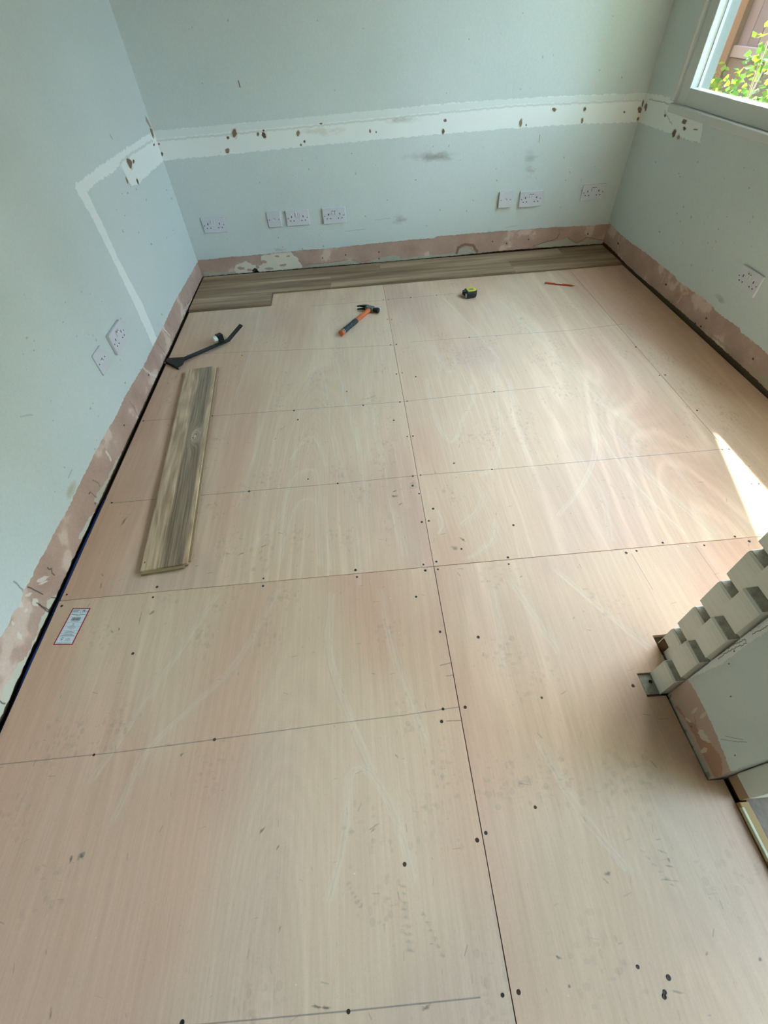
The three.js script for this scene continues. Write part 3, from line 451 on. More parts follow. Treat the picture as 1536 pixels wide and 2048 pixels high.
// the two toothed posts beside the stub wall
function toothedPost(x0, xb, z0, z1, label, foot) {
  const root = group('toothed_post', [x0, 0, z1]); tag(root, label, 'post');
  const c = canvas(256, 256); paintPixels(c, (x, y, o) => { const n = (fbm(x / 30 + z0 * 9, y / 30, 4) - 0.5) * 22 + (noise(x / 2, y / 2) - 0.5) * 8; o[0] = 228 + n; o[1] = 223 + n; o[2] = 208 + n * 1.1; });
  const d = canvas(256, 256); paintPixels(d, (x, y, o) => { const n = (fbm(x / 22 + z0 * 5, y / 22, 4) - 0.5) * 60 + (noise(x / 2, y / 2) - 0.5) * 26; o[0] = 166 + n; o[1] = 162 + n; o[2] = 146 + n; });
  const paint = std(0xffffff, 0.65, { map: texture(c) }), dust = std(0xffffff, 0.95, { map: texture(d) });
  const pitch = 0.1185, dep = 0.027, len = z1 - z0, wd = xb - x0;
  const prof = [[wd, 0], [0, 0], [0, 0.082], [0.004, 0.088], [dep, 0.0895], [dep + 0.001, 0.094], [0.003, pitch], [wd, pitch]];
  const g = poly(prof, len - 0.002, [], 0); g.translate(0, 0, -len + 0.001); planarUV(g, 0, 0, 0.25, 0.25);
  const led = poly([[0.003, 0.0872], [0.0045, 0.0886], [dep, 0.0902], [dep, 0.0892]], len - 0.006); led.translate(0, 0.0003, -len + 0.003); planarUV(led, 0, 0, 0.12, 0.12);
  { const p = led.attributes.position, uv = led.attributes.uv; for (let i = 0; i < p.count; i++) uv.setXY(i, p.getX(i) / 0.12 + 0.3, -p.getZ(i) / 0.12); }
  for (let k = 0; k < 18; k++) { const t = mesh('tooth', g, paint, root); t.position.y = k * pitch - 0.004; const l = mesh('dusty_ledge', led, dust, t); l.userData.label = 'grey dusty upper ledge'; }
  if (foot) {
    const f = mesh('foot_plate', rbox(-0.034, 0.012, -0.03, -0.006, -0.057, -0.003, 0.002), dust, root); f.userData.label = 'mottled grey foot plate set in a floor notch';
    const s = mesh('bolt_hole', new THREE.CylinderGeometry(0.0045, 0.0045, 0.002, 12), std(0x2a1610, 0.8), f); s.position.set(-0.008, -0.0058, -0.035);
  } else mesh('rust_strip', rbox(-0.003, 0.012, -0.025, 0.03, -len + 0.004, -len + 0.03, 0.002), std(0x6a4a2a, 0.9), root);
  return root;
}
toothedPost(1.741, 1.93, 2.9045, 2.9615, 'cream toothed post hard against the stub wall with foot plate in the plywood', true);
toothedPost(1.803, 1.93, 2.823, 2.9035, 'cream toothed post set back behind the first, rusty at its foot', false);

// ---------------------------------------------------------------- wall sockets
const plateMat = std(0xd3d0d0, 0.4), darkHole = std(0x1d1a19, 0.6), redMat = std(0x8e3a34, 0.5), switchMat = std(0xdcdad8, 0.35), greyMark = std(0x8c8886, 0.6);
function onWall(root, key, u, v, w, h) { const f = FACES[key], p = at(u, v, f.axis, f.value); root.position.set(p.x, p.y, p.z); if (key === 'far') root.position.z = 0.003; if (key === 'left') root.position.x = 0.003; if (key === 'right') root.position.x = RW - 0.003; root.rotation.y = f.turn; }
function slot(parent, x, y, w, h, d, name, m = darkHole) { return mesh(name, rbox(x - w / 2, x + w / 2, y - h / 2, y + h / 2, d - 0.001, d + 0.0006, 0.0005, 1), m, parent); }
function doubleSocket(key, u, v, label, style, depth = 0.010, tilt = 0) {
  const r = group('double_socket'); tag(r, label, 'socket', 'double wall sockets'); onWall(r, key, u, v); r.rotateZ(tilt);
  mesh('faceplate', rbox(-0.073, 0.073, -0.043, 0.043, 0, depth, 0.0035, 3), plateMat, r);
  for (const s of [-1, 1]) {
    slot(r, s * 0.0605, 0.0, 0.005, 0.005, depth, 'fixing_screw');
    slot(r, s * 0.036 - 0.001, 0.0075, 0.005, 0.0105, depth, 'pin_hole');
    slot(r, s * 0.036 - 0.0115, -0.0145, 0.0065, 0.0052, depth, 'pin_hole'); slot(r, s * 0.036 + 0.0105, -0.0145, 0.0065, 0.0052, depth, 'pin_hole');
    const k = mesh('switch', rbox(s * 0.0075 - 0.006, s * 0.0075 + 0.006, 0.008, 0.031, depth - 0.001, depth + 0.004, 0.0015), switchMat, r); k.rotation.x = 0.03;
    if (style === 'red') slot(k, s * 0.0075, 0.0275, 0.0085, 0.004, depth + 0.0042, 'red_marker', redMat); else slot(k, s * 0.0075 + s * 0.0065, 0.019, 0.0012, 0.02, depth + 0.0002, 'switch_gap', greyMark);
  }
  return r;
}
function singlePlate(key, u, v, label, wide = 0.086, depth = 0.009) {
  const r = group('single_outlet'); tag(r, label, 'outlet', 'single outlet plates'); onWall(r, key, u, v);
  mesh('faceplate', rbox(-wide / 2, wide / 2, -0.043, 0.043, 0, depth, 0.0035, 3), std(0xcfcdcc, 0.4), r);
  for (const s of [-1, 1]) slot(r, s * 0.0302, 0, 0.005, 0.005, depth, 'fixing_screw');
  const j = mesh('jack', rbox(-0.009, 0.009, -0.008, 0.007, depth - 0.001, depth + 0.0008, 0.001, 1), switchMat, r);
  slot(j, 0.006, 0.002, 0.004, 0.012, depth + 0.001, 'jack_slot', greyMark); slot(j, -0.001, 0.0055, 0.012, 0.003, depth + 0.001, 'jack_slot', greyMark);
  return r;
}
const cen = q => [q.reduce((s, p) => s + p[0], 0) / q.length, q.reduce((s, p) => s + p[1], 0) / q.length];
doubleSocket('far', ...cen([[400.5, 436], [448, 431.5], [456, 462.8], [411, 467.7]]), 'white double socket nearest the corner of the end wall and the left wall', 'plain', 0.008, -0.015);
singlePlate('far', ...cen([[532, 423.4], [560, 421.8], [564, 452.7], [538.6, 455]]), 'grey-white single outlet close beside a double socket, on the end wall');
doubleSocket('far', ...cen([[569, 421], [617, 416.3], [621, 448.5], [575.5, 453]]), 'white double socket right next to the grey-white single outlet on the end wall', 'plain', 0.01, -0.012);
doubleSocket('far', ...cen([[643.4, 416.2], [689.5, 412], [693.5, 443.5], [648.5, 447.5]]), 'double socket with red-marked switches standing alone above the hammer on the end wall', 'red', 0.012);
singlePlate('far', ...cen([[999, 384], [1026, 382], [1020, 412], [994, 415]]), 'white single outlet on a raised box above the tape measure on the end wall', 0.086, 0.017);
doubleSocket('far', ...cen([[1041, 381.5], [1085, 378.5], [1079, 410], [1036, 415]]), 'double socket beside the raised white single outlet on the end wall', 'red', 0.016);
doubleSocket('far', ...cen([[1166, 370], [1211, 365], [1203, 398], [1160, 402]]), 'double socket nearest the corner of the end wall and the window wall', 'red', 0.009);
doubleSocket('left', ...cen([[232, 640], [206, 672], [231, 712], [253, 676]]), 'thick white double socket with a red mark on the left wall', 'red', 0.014);
singlePlate('left', ...cen([[195, 690], [180, 713], [205, 752], [219, 730]]), 'bluish white single outlet beside the double socket on the left wall', 0.086, 0.006);
doubleSocket('right', ...cen([[1490, 528], [1533, 552], [1508, 596], [1472, 570]]), 'double socket below the window on the window wall', 'red', 0.01);

// ---------------------------------------------------------------- laminate planks laid along the end wall
const lamMat = (() => {
  const c = canvas(2048, 1024); paintPixels(c, (x, y, o) => {
    const row = Math.floor(y / 128), a = x / 2048 * 1.24, b = (y % 128) / 128 * 0.165, k = row * 31.7;
    const st = fbm(a * 2.2 + k, b * 42 + k, 4), ring = noise(a * 1.4 + k, b * 26 + 3 * fbm(a * 1.2 + k, b * 9, 2)), fine = (noise(a * 26 + k, b * 900) - 0.5) * 18, two = sstep(0.45, 0.55, noise(k, b * 13 + 0.4 * noise(a * 3, k)));
    const t = (st - 0.5) * 92 + (ring - 0.5) * 46 + fine - two * 14;
    o[0] = 168 + t; o[1] = 139 + t * 0.95; o[2] = 108 + t * 0.85;
  });
  return std(0xffffff, 0.45, { map: texture(c) });
})();
const coreMat = std(0x7d6a50, 0.85), coreDark = std(0x6b4c30, 0.85);
function laminate(x0, x1, z0, z1, row, label, endLip) {
  const L = x1 - x0, D = z1 - z0, root = group('laminate_plank', [(x0 + x1) / 2, 0, z1]); tag(root, label, 'plank', 'laminate planks laid along the end wall');
  const g = rbox(-L / 2 + 0.0004, L / 2 - 0.0004, 0.0005, 0.0115, -D + 0.0005, -0.0005, 0.0009, 1);
  const p = g.attributes.position, uv = g.attributes.uv; for (let i = 0; i < p.count; i++) uv.setXY(i, ((p.getX(i) + L / 2) / 1.24), (row + 0.03 + 0.94 * (p.getZ(i) + D) / D) / 8);
  mesh('board', g, lamMat, root);
  mesh('tongue', rbox(-L / 2 + 0.001, L / 2 - 0.001, 0.0005, 0.0055, -0.002, 0.009, 0.001, 1), coreMat, root);
  if (endLip) mesh('end_tongue', rbox(L / 2 - 0.002, L / 2 + 0.008, 0.0005, 0.0055, -D + 0.002, 0.008, 0.001, 1), coreMat, root);
  root.userData.part = undefined; delete root.userData.part;
  return root;
}
const R1 = 0.172, R2 = 0.337, R3 = 0.508;
laminate(0.010, 1.215, 0.014, R1, 0, 'brown laminate plank of the back row against the end wall, starting at the left wall');
laminate(1.215, 2.455, 0.014, R1, 3, 'middle brown laminate plank of the back row against the end wall');
laminate(2.455, 2.766, 0.014, R1, 5, 'short brown laminate offcut of the back row in the window wall corner');
laminate(0.010, 0.885, R1, R2, 1, 'grey-brown laminate plank of the second row, starting at the left wall');
laminate(0.885, 2.075, R1, R2, 4, 'long reddish brown laminate plank in the middle of the second row');
laminate(2.075, 2.767, R1, R2, 2, 'brown laminate plank of the second row running to the window wall');
laminate(0.010, 0.508, R2, R3, 6, 'short laminate plank starting the third row, its open end free', true);

// ---------------------------------------------------------------- loose plank on the plywood
{
  const A = new THREE.Vector3().addVectors(flr(278, 1141, 0.019), flr(376, 1127, 0.019)).multiplyScalar(0.5), B = new THREE.Vector3().addVectors(flr(373, 738, 0.019), flr(431, 733, 0.019)).multiplyScalar(0.5);
  const root = group('loose_plank', [(A.x + B.x) / 2, 0, (A.z + B.z) / 2], Math.atan2(A.x - B.x, A.z - B.z)); tag(root, 'loose two-tone laminate plank with a pale knot lying along the left wall', 'plank');
  const L = Math.hypot(A.x - B.x, A.z - B.z), D = 0.152;
  const c = canvas(320, 2048); seed = 66;
  paintPixels(c, (x, y, o) => {
    const a = x / 320, b = y / 2048, edge = 0.47 + 0.10 * (fbm(b * 7, 3.3, 3) - 0.5) - 0.05 * b, dx = (a - 0.66) * 0.152, dz = (b - 0.45) * 1.25, r = Math.hypot(dx * 1.0, dz * 0.32), kn = Math.exp(-r * r / 0.0004);
    const warp = 0.5 * kn + 0.05 * fbm(a * 3, b * 10, 3), dark = sstep(edge - 0.05, edge + 0.04, a) * (1 - sstep(0.86, 0.93, a));
    const u = a + warp * 0.6, st = fbm(u * 16, b * 9, 4) - 0.5, ln = noise(u * 70 + 4 * noise(u * 4, b * 5), b * 6) - 0.5, cath = noise(a * 9 + 5 * fbm(a * 2.2, b * 4.5, 2), b * 16 * (1 - dark)) - 0.5;
    const t = st * 60 + ln * (18 + 26 * dark) + cath * (1 - dark) * 48 + (noise(a * 300, b * 120) - 0.5) * 10;
    const pale = kn * 34 * (0.6 + noise(u * 90, b * 260));
    o[0] = 192 - dark * 44 + t + pale; o[1] = 160 - dark * 35 + t * 0.97 + pale; o[2] = 127 - dark * 27 + t * 0.85 + pale * 0.9;
  });
  const g2 = c.getContext('2d'); g2.fillStyle = '#4b3a2a'; for (const [x, y, r] of [[230, 905, 5], [206, 940, 5], [20, 1995, 4], [215, 905, 3]]) { g2.beginPath(); g2.ellipse(x, y, r, r * 1.8, 0.2, 0, 6.283); g2.fill(); }
  const g = rbox(-D / 2, D / 2, 0.007, 0.019, -L / 2, L / 2, 0.0012, 1), p = g.attributes.position, uv = g.attributes.uv;
  for (let i = 0; i < p.count; i++) uv.setXY(i, p.getX(i) / D + 0.5, 0.5 - p.getZ(i) / L);
  mesh('board', g, std(0xffffff, 0.45, { map: texture(c) }), root);
  mesh('side_lip', rbox(D / 2 - 0.002, D / 2 + 0.008, 0.0065, 0.012, -L / 2 + 0.004, L / 2 - 0.012, 0.001, 1), std(0x9a8462, 0.8), root);
  mesh('end_lip', rbox(-D / 2 + 0.001, D / 2 - 0.012, 0.006, 0.0115, L / 2 - 0.003, L / 2 + 0.010, 0.001, 1), std(0xa58f68, 0.8), root);
  mesh('backing', rbox(-D / 2 + 0.003, D / 2 - 0.003, 0.0, 0.0075, -L / 2 + 0.003, L / 2 - 0.003, 0.0008, 1), coreDark, root);
}

// ---------------------------------------------------------------- pull bar
{
  const steel = std(0x191b1c, 0.42, { metalness: 0.35 }), H = 0.016;
  const c7 = (x, y, h) => flr(310 + x / 7.68, 630 + y / 7.68, h);
  const P0 = c7(390, 690, H), P1 = c7(1120, 380, H);
  const dir = new THREE.Vector3().subVectors(P1, P0); const len = dir.length(); dir.normalize();
  const root = group('pull_bar', [P0.x, 0, P0.z], Math.atan2(-dir.z, dir.x)); tag(root, 'black steel floor pull bar with white striking pad, lying by the left wall', 'pull bar');
  const loc = q => root.worldToLocal(q.clone()); root.updateMatrixWorld();
  mesh('bar', rbox(-0.02, len, H - 0.005, H, -0.0155, 0.0155, 0.001, 1), steel, root);
  // flared hook end, outlined from the photograph on the plane of the bar
  const out = [[148, 700], [190, 662], [390, 650], [430, 648], [448, 692], [420, 752], [345, 800]].map(q => loc(c7(...q, H)));
  const plate = poly(out.map(p => [p.x, -p.z]), 0.005, [], 0.0008); plate.rotateX(-Math.PI / 2); plate.translate(0, H - 0.0045, 0); mesh('hook_plate', plate, steel, root);
  const a = out[0], b = out[6], n = new THREE.Vector2(b.x - a.x, b.z - a.z), hl = n.length();
  const lip = mesh('hook_lip', rbox(0, hl, 0.0005, H, -0.0025, 0.0025, 0.0008, 1), steel, root); lip.position.set(a.x, 0, a.z); lip.rotation.y = Math.atan2(-n.y, n.x);
  const hp = loc(c7(335, 695, H)); const hole1 = mesh('rivet', new THREE.CylinderGeometry(0.004, 0.004, 0.002, 12), darkHole, root); hole1.position.set(hp.x, H + 0.0004, hp.z);
  const sp = loc(c7(158, 735, 0.008)); const pin = mesh('bolt_end', new THREE.SphereGeometry(0.004, 10, 8), std(0xd8dad2, 0.4), root); pin.position.set(sp.x - 0.001, 0.008, sp.z);
  // raised far end: rises as the photo shows it
  let best = null; const tgt = [310 + 1322 / 7.68, 630 + 145 / 7.68];
  for (let s = 0; s < 0.16; s += 0.002) for (let h = 0; h < 0.12; h += 0.002) { const q = P1.clone().addScaledVector(dir, s); q.y = H + h; const v = q.clone().project(camera), u = [(v.x + 1) * 768, (1 - v.y) * 1024], e = Math.hypot(u[0] - tgt[0], u[1] - tgt[1]); if (!best || e < best[0]) best = [e, s, h]; }
  const S = Math.max(0.03, best[1]), U = best[2], el = Math.hypot(S, U);
  const end = mesh('raised_end', rbox(-0.004, el, -0.005, 0, -0.0155, 0.0155, 0.001, 1), steel, root); end.position.set(len, H, 0); end.rotation.z = Math.atan2(U, S);
  const bp = loc(c7(1010, 385, H)); mesh('striker_block', rbox(bp.x - 0.018, bp.x + 0.016, H, H + 0.034, bp.z - 0.016, bp.z + 0.014, 0.003), steel, root);
  const pad = mesh('striking_pad', new THREE.CylinderGeometry(0.0145, 0.0145, 0.02, 24), std(0xdfe3cf, 0.5), root); pad.rotation.z = Math.PI / 2; pad.position.set(bp.x - 0.027, H + 0.0165, bp.z - 0.001);
}

// ---------------------------------------------------------------- claw hammer
{
  const butt = flr(682, 667, 0.016), nk = flr(739, 619, 0.016), dir = new THREE.Vector3().subVectors(nk, butt), len = dir.length(); dir.normalize();
  const root = group('claw_hammer', [butt.x, 0, butt.z], Math.atan2(-dir.z, dir.x)); tag(root, 'claw hammer with orange and black handle lying on the plywood', 'hammer');
  const orange = std(0xc8622c, 0.45), black = std(0x22262a, 0.6), steel = std(0x6f7672, 0.38, { metalness: 0.75 }), dark = std(0x3a3c38, 0.45, { metalness: 0.6 });
  const lathe = pts => { const g = new THREE.LatheGeometry(pts.map(p => new THREE.Vector2(p[1], p[0])), 22); g.rotateZ(-Math.PI / 2); g.scale(1, 0.9, 1.05); return g; };
  const put = m => { m.position.y = 0.0165; return m; };
  const grip = canvas(256, 128); { const g = grip.getContext('2d'); g.fillStyle = '#262a2d'; g.fillRect(0, 0, 256, 128); seed = 21; g.strokeStyle = 'rgba(176,184,188,0.8)'; for (const k of [0, 64]) { for (let i = 0; i < 16; i++) { g.lineWidth = rr(1, 3); g.beginPath(); const x = rr(60, 190), y = k + rr(12, 50); g.moveTo(x, y); g.lineTo(x + rr(-10, 14), y + rr(-8, 8)); g.stroke(); } } }
  put(mesh('butt_cap', lathe([[0, 0], [0.0, 0.0125], [0.003, 0.0165], [0.012, 0.0175], [0.016, 0.0165]]), orange, root));
  const gl = lathe([[0.015, 0.0165], [0.03, 0.0168], [0.06, 0.0148], [0.1, 0.0145], [0.14, 0.0152], [0.158, 0.0145], [0.160, 0.012]]); { const p = gl.attributes.position, uv = gl.attributes.uv; for (let i = 0; i < p.count; i++) uv.setXY(i, (p.getX(i) - 0.015) / 0.145, uv.getX(i)); }
  put(mesh('grip', gl, std(0xffffff, 0.6, { map: texture(grip) }), root));
  const gb = put(mesh('grip_ring', lathe([[0.020, 0.0166], [0.022, 0.0172], [0.024, 0.0167]]), std(0x9aa0a4, 0.5), root)); gb.name = 'grip_ring';
  put(mesh('shaft', lathe([[0.158, 0.0125], [0.19, 0.0118], [0.23, 0.0122], [len - 0.02, 0.0135], [len + 0.006, 0.0135]]), orange, root));
  // the head: crosses the handle at its end, claw to -z, face to +z in the handle's frame
  const head = new THREE.Group(); head.name = 'head'; head.position.set(len + 0.006, 0.0165, 0); root.add(head);
  mesh('eye', rbox(-0.016, 0.019, -0.0145, 0.0145, -0.026, 0.024, 0.006, 3), steel, head);
  const poll = new THREE.LatheGeometry([[0, 0.0], [0.0105, 0.0], [0.0115, 0.012], [0.013, 0.018], [0.0145, 0.022], [0.0148, 0.036], [0.013, 0.039], [0, 0.0395]].map(p => new THREE.Vector2(...p)), 24); poll.rotateX(Math.PI / 2); poll.translate(0.003, 0, 0.018);
  mesh('striking_face', poll, dark, head);
  for (const s of [-1, 1]) {                                     // two curved claw tines with a slot between
    const pts = [], N = 10, P = [], I = [];
    for (let i = 0; i <= N; i++) { const t = i / N, z = -0.018 - 0.060 * t, x = 0.010 - 0.026 * t * t, th = 0.009 * (1 - 0.72 * t), y0 = s * (0.001 + 0.0042 * sstep(0.25, 1, t)), y1 = s * (0.0135 - 0.001 * t); for (const [yy, xx] of [[y0, x - th], [y1, x - th], [y1, x + th], [y0, x + th]]) P.push(xx, yy, z); }
    for (let i = 0; i < N; i++) for (let k = 0; k < 4; k++) { const a = i * 4 + k, b = i * 4 + (k + 1) % 4; if (s > 0) I.push(a, b, a + 4, b, b + 4, a + 4); else I.push(a, a + 4, b, b, a + 4, b + 4); }
    I.push(N * 4, N * 4 + 1, N * 4 + 2, N * 4, N * 4 + 2, N * 4 + 3);
    const g = new THREE.BufferGeometry(); g.setAttribute('position', new THREE.Float32BufferAttribute(P, 3)); g.setIndex(I); const q = g.toNonIndexed(); q.computeVertexNormals(); mesh('claw', q, dark, head);
  }
}

// ---------------------------------------------------------------- tape measure
{
  const c = flr(942, 597); const root = group('tape_measure', [c.x + 0.002, 0, c.z - 0.03], 0.12); tag(root, 'black and yellow tape measure lying on its side', 'tape measure');
  const D = [[-0.034, 0.030], [-0.030, 0.034], [0.012, 0.034], [0.026, 0.028], [0.035, 0.012], [0.036, -0.006], [0.030, -0.022], [0.016, -0.032], [-0.018, -0.033], [-0.032, -0.028], [-0.036, -0.018]];
  const lay = (pts, h, bev) => { const g = poly(pts.map(p => [p[0], -p[1]]), h - 2 * bev, [], bev); g.rotateX(-Math.PI / 2); g.translate(0, bev, 0); return g; };
  const rub = std(0x1b1e22, 0.55), yel = std(0xd3cf3a, 0.4);
  mesh('rubber_case', lay(D, 0.04, 0.008), rub, root);
  const y = mesh('yellow_side', lay(D.map(p => [p[0] * 0.78 + 0.003, p[1] * 0.78]), 0.0025, 0.0008), yel, root); y.position.y = 0.0394;
  const lb = mesh('label_plate', lay([[-0.016, 0.01], [0.012, 0.014], [0.018, 0.004], [0.012, -0.008], [-0.014, -0.010]], 0.0012, 0.0003), std(0xb58f62, 0.5), root); lb.position.y = 0.0416;
  mesh('lettering_bar', rbox(-0.008, 0.012, 0.0424, 0.0432, 0.000, 0.005, 0.0003, 1), std(0x2a2622, 0.6), root);
  mesh('lock_button', rbox(-0.047, -0.028, 0.012, 0.036, -0.020, 0.006, 0.004), rub, root);
  mesh('tape_hook', rbox(-0.041, -0.034, 0.010, 0.030, 0.020, 0.032, 0.001, 1), std(0x9aa09c, 0.35, { metalness: 0.8 }), root);
}
// ---------------------------------------------------------------- carpenter's pencil
{
  const a = flr(1091, 565.5, 0.005), b = flr(1150, 571.5, 0.005), d = new THREE.Vector3().subVectors(b, a), L = d.length();
  const root = group('carpenter_pencil', [a.x, 0, a.z], Math.atan2(-d.z, d.x)); tag(root, 'flat orange-red carpenter pencil with a white print panel', 'pencil');
  const red = std(0xc2401a, 0.4), hex = new THREE.CylinderGeometry(0.006, 0.006, L - 0.018, 6); hex.rotateZ(-Math.PI / 2); hex.scale(1, 0.82, 1.15); hex.translate((L - 0.018) / 2, 0.0046, 0);
  mesh('barrel', hex, red, root); mesh('end_dip', new THREE.CylinderGeometry(0.0062, 0.0062, 0.003, 6).rotateZ(-Math.PI / 2).scale(1, 0.82, 1.15).translate(0.0, 0.0047, 0), std(0x5a2012, 0.5), root);
  mesh('print_panel', rbox(0.058, 0.098, 0.0085, 0.0095, -0.0048, 0.0042, 0.0004, 1), std(0xe8dccd, 0.5), root);
  mesh('wood_tip', new THREE.CylinderGeometry(0.0016, 0.0058, 0.013, 6).rotateZ(-Math.PI / 2).scale(1, 0.82, 1.15).translate(L - 0.0118, 0.0046, 0), std(0x9a8456, 0.7), root);
  mesh('lead', new THREE.CylinderGeometry(0.0006, 0.0017, 0.006, 6).rotateZ(-Math.PI / 2).translate(L - 0.0035, 0.0046, 0), std(0x2b2c2c, 0.5), root);
}
// ---------------------------------------------------------------- sticker on the plywood
{
  const W = 320, H = 640, c = canvas(W, H), g = c.getContext('2d'); seed = 12;
  g.fillStyle = '#a3202c'; g.fillRect(0, 0, W, H); g.fillStyle = '#dfe5e8'; g.fillRect(20, 17, W - 40, H - 34);
  g.fillStyle = '#23262b'; g.textBaseline = 'middle';
  const scrawl = (x0, x1, y, h, a = 0.7) => { g.fillStyle = `rgba(52,56,66,${a})`; let x = x0; while (x < x1) { const w = rr(3, 9); g.fillRect(x, y - h / 2 + rr(-1, 1), Math.min(w, x1 - x), h * rr(0.7, 1)); x += w + rr(1.5, 4); } };
  scrawl(30, 150, 40, 16, 0.95); scrawl(30, 130, 66, 15, 0.8);
  g.strokeStyle = '#a3202c'; g.lineWidth = 4; g.beginPath(); g.moveTo(172, 14); g.lineTo(172, 84); g.stroke();
  g.fillStyle = '#1d1f24'; g.font = 'bold 56px sans-serif'; g.fillText('18', 192, 52); g.font = 'bold 20px sans-serif'; g.fillText('mm', 260, 62);
  g.fillStyle = '#555b66'; g.fillRect(12, 86, W - 24, 4);
  g.fillStyle = '#1d1f24'; g.font = 'bold 27px sans-serif'; g.textAlign = 'center'; g.fillText('2440mm x 1220mm', 160, 116, 262); g.textAlign = 'left';
  scrawl(128, 196, 142, 11, 0.7);
  for (let x = 84; x < 236;) { const w = rr(2, 6); g.fillStyle = '#22252a'; g.fillRect(x, 170, w, 58); x += w + rr(2, 5); } scrawl(90, 230, 240, 9, 0.6);
  for (const y of [264, 326, 400, 446, 494]) { g.fillStyle = 'rgba(90,100,112,0.8)'; g.fillRect(24, y, W - 48, 2.5); }
  scrawl(146, 174, 284, 16, 0.7); scrawl(140, 180, 306, 9, 0.6);
  for (const [a, b, y] of [[120, 200, 322], [90, 230, 340], [100, 220, 356], [140, 180, 374], [120, 200, 414], [80, 250, 424], [80, 240, 436], [90, 230, 462], [60, 260, 476], [50, 270, 488], [30, 290, 606], [50, 270, 618]]) scrawl(a, b, y, 8, 0.6);
  g.strokeStyle = '#30343c'; g.lineWidth = 5; g.beginPath(); g.arc(96, 536, 17, 0.6, 5.6); g.stroke(); g.beginPath(); g.moveTo(86, 540); g.lineTo(97, 556); g.lineTo(116, 520); g.stroke();
  scrawl(84, 112, 574, 9, 0.7); scrawl(186, 220, 528, 10, 0.6); scrawl(160, 240, 548, 12, 0.7); scrawl(150, 246, 572, 9, 0.6);
  const q = [[106, 1290], [145, 1290], [181.5, 1216], [146, 1216]].map(p => flr(...p)), h = 0.0004, P = [], UV = [0, 0, 1, 0, 1, 1, 0, 1], o = q[0];
  for (const y of [0.0001, h]) for (const p of q) P.push(p.x - o.x, y, p.z - o.z);
  const geo = new THREE.BufferGeometry(); geo.setAttribute('position', new THREE.Float32BufferAttribute(P, 3)); geo.setAttribute('uv', new THREE.Float32BufferAttribute([...UV, ...UV], 2));
  geo.setIndex([4, 5, 6, 4, 6, 7, 0, 2, 1, 0, 3, 2, 0, 1, 5, 0, 5, 4, 1, 2, 6, 1, 6, 5, 2, 3, 7, 2, 7, 6, 3, 0, 4, 3, 4, 7]); const gg = geo.toNonIndexed(); gg.computeVertexNormals();
  const m = mesh('plywood_sticker', gg, std(0xffffff, 0.4, { map: texture(c) })); m.position.set(o.x, 0, o.z); tag(m, 'white paper sticker with red border and barcode stuck on the plywood', 'sticker');
}

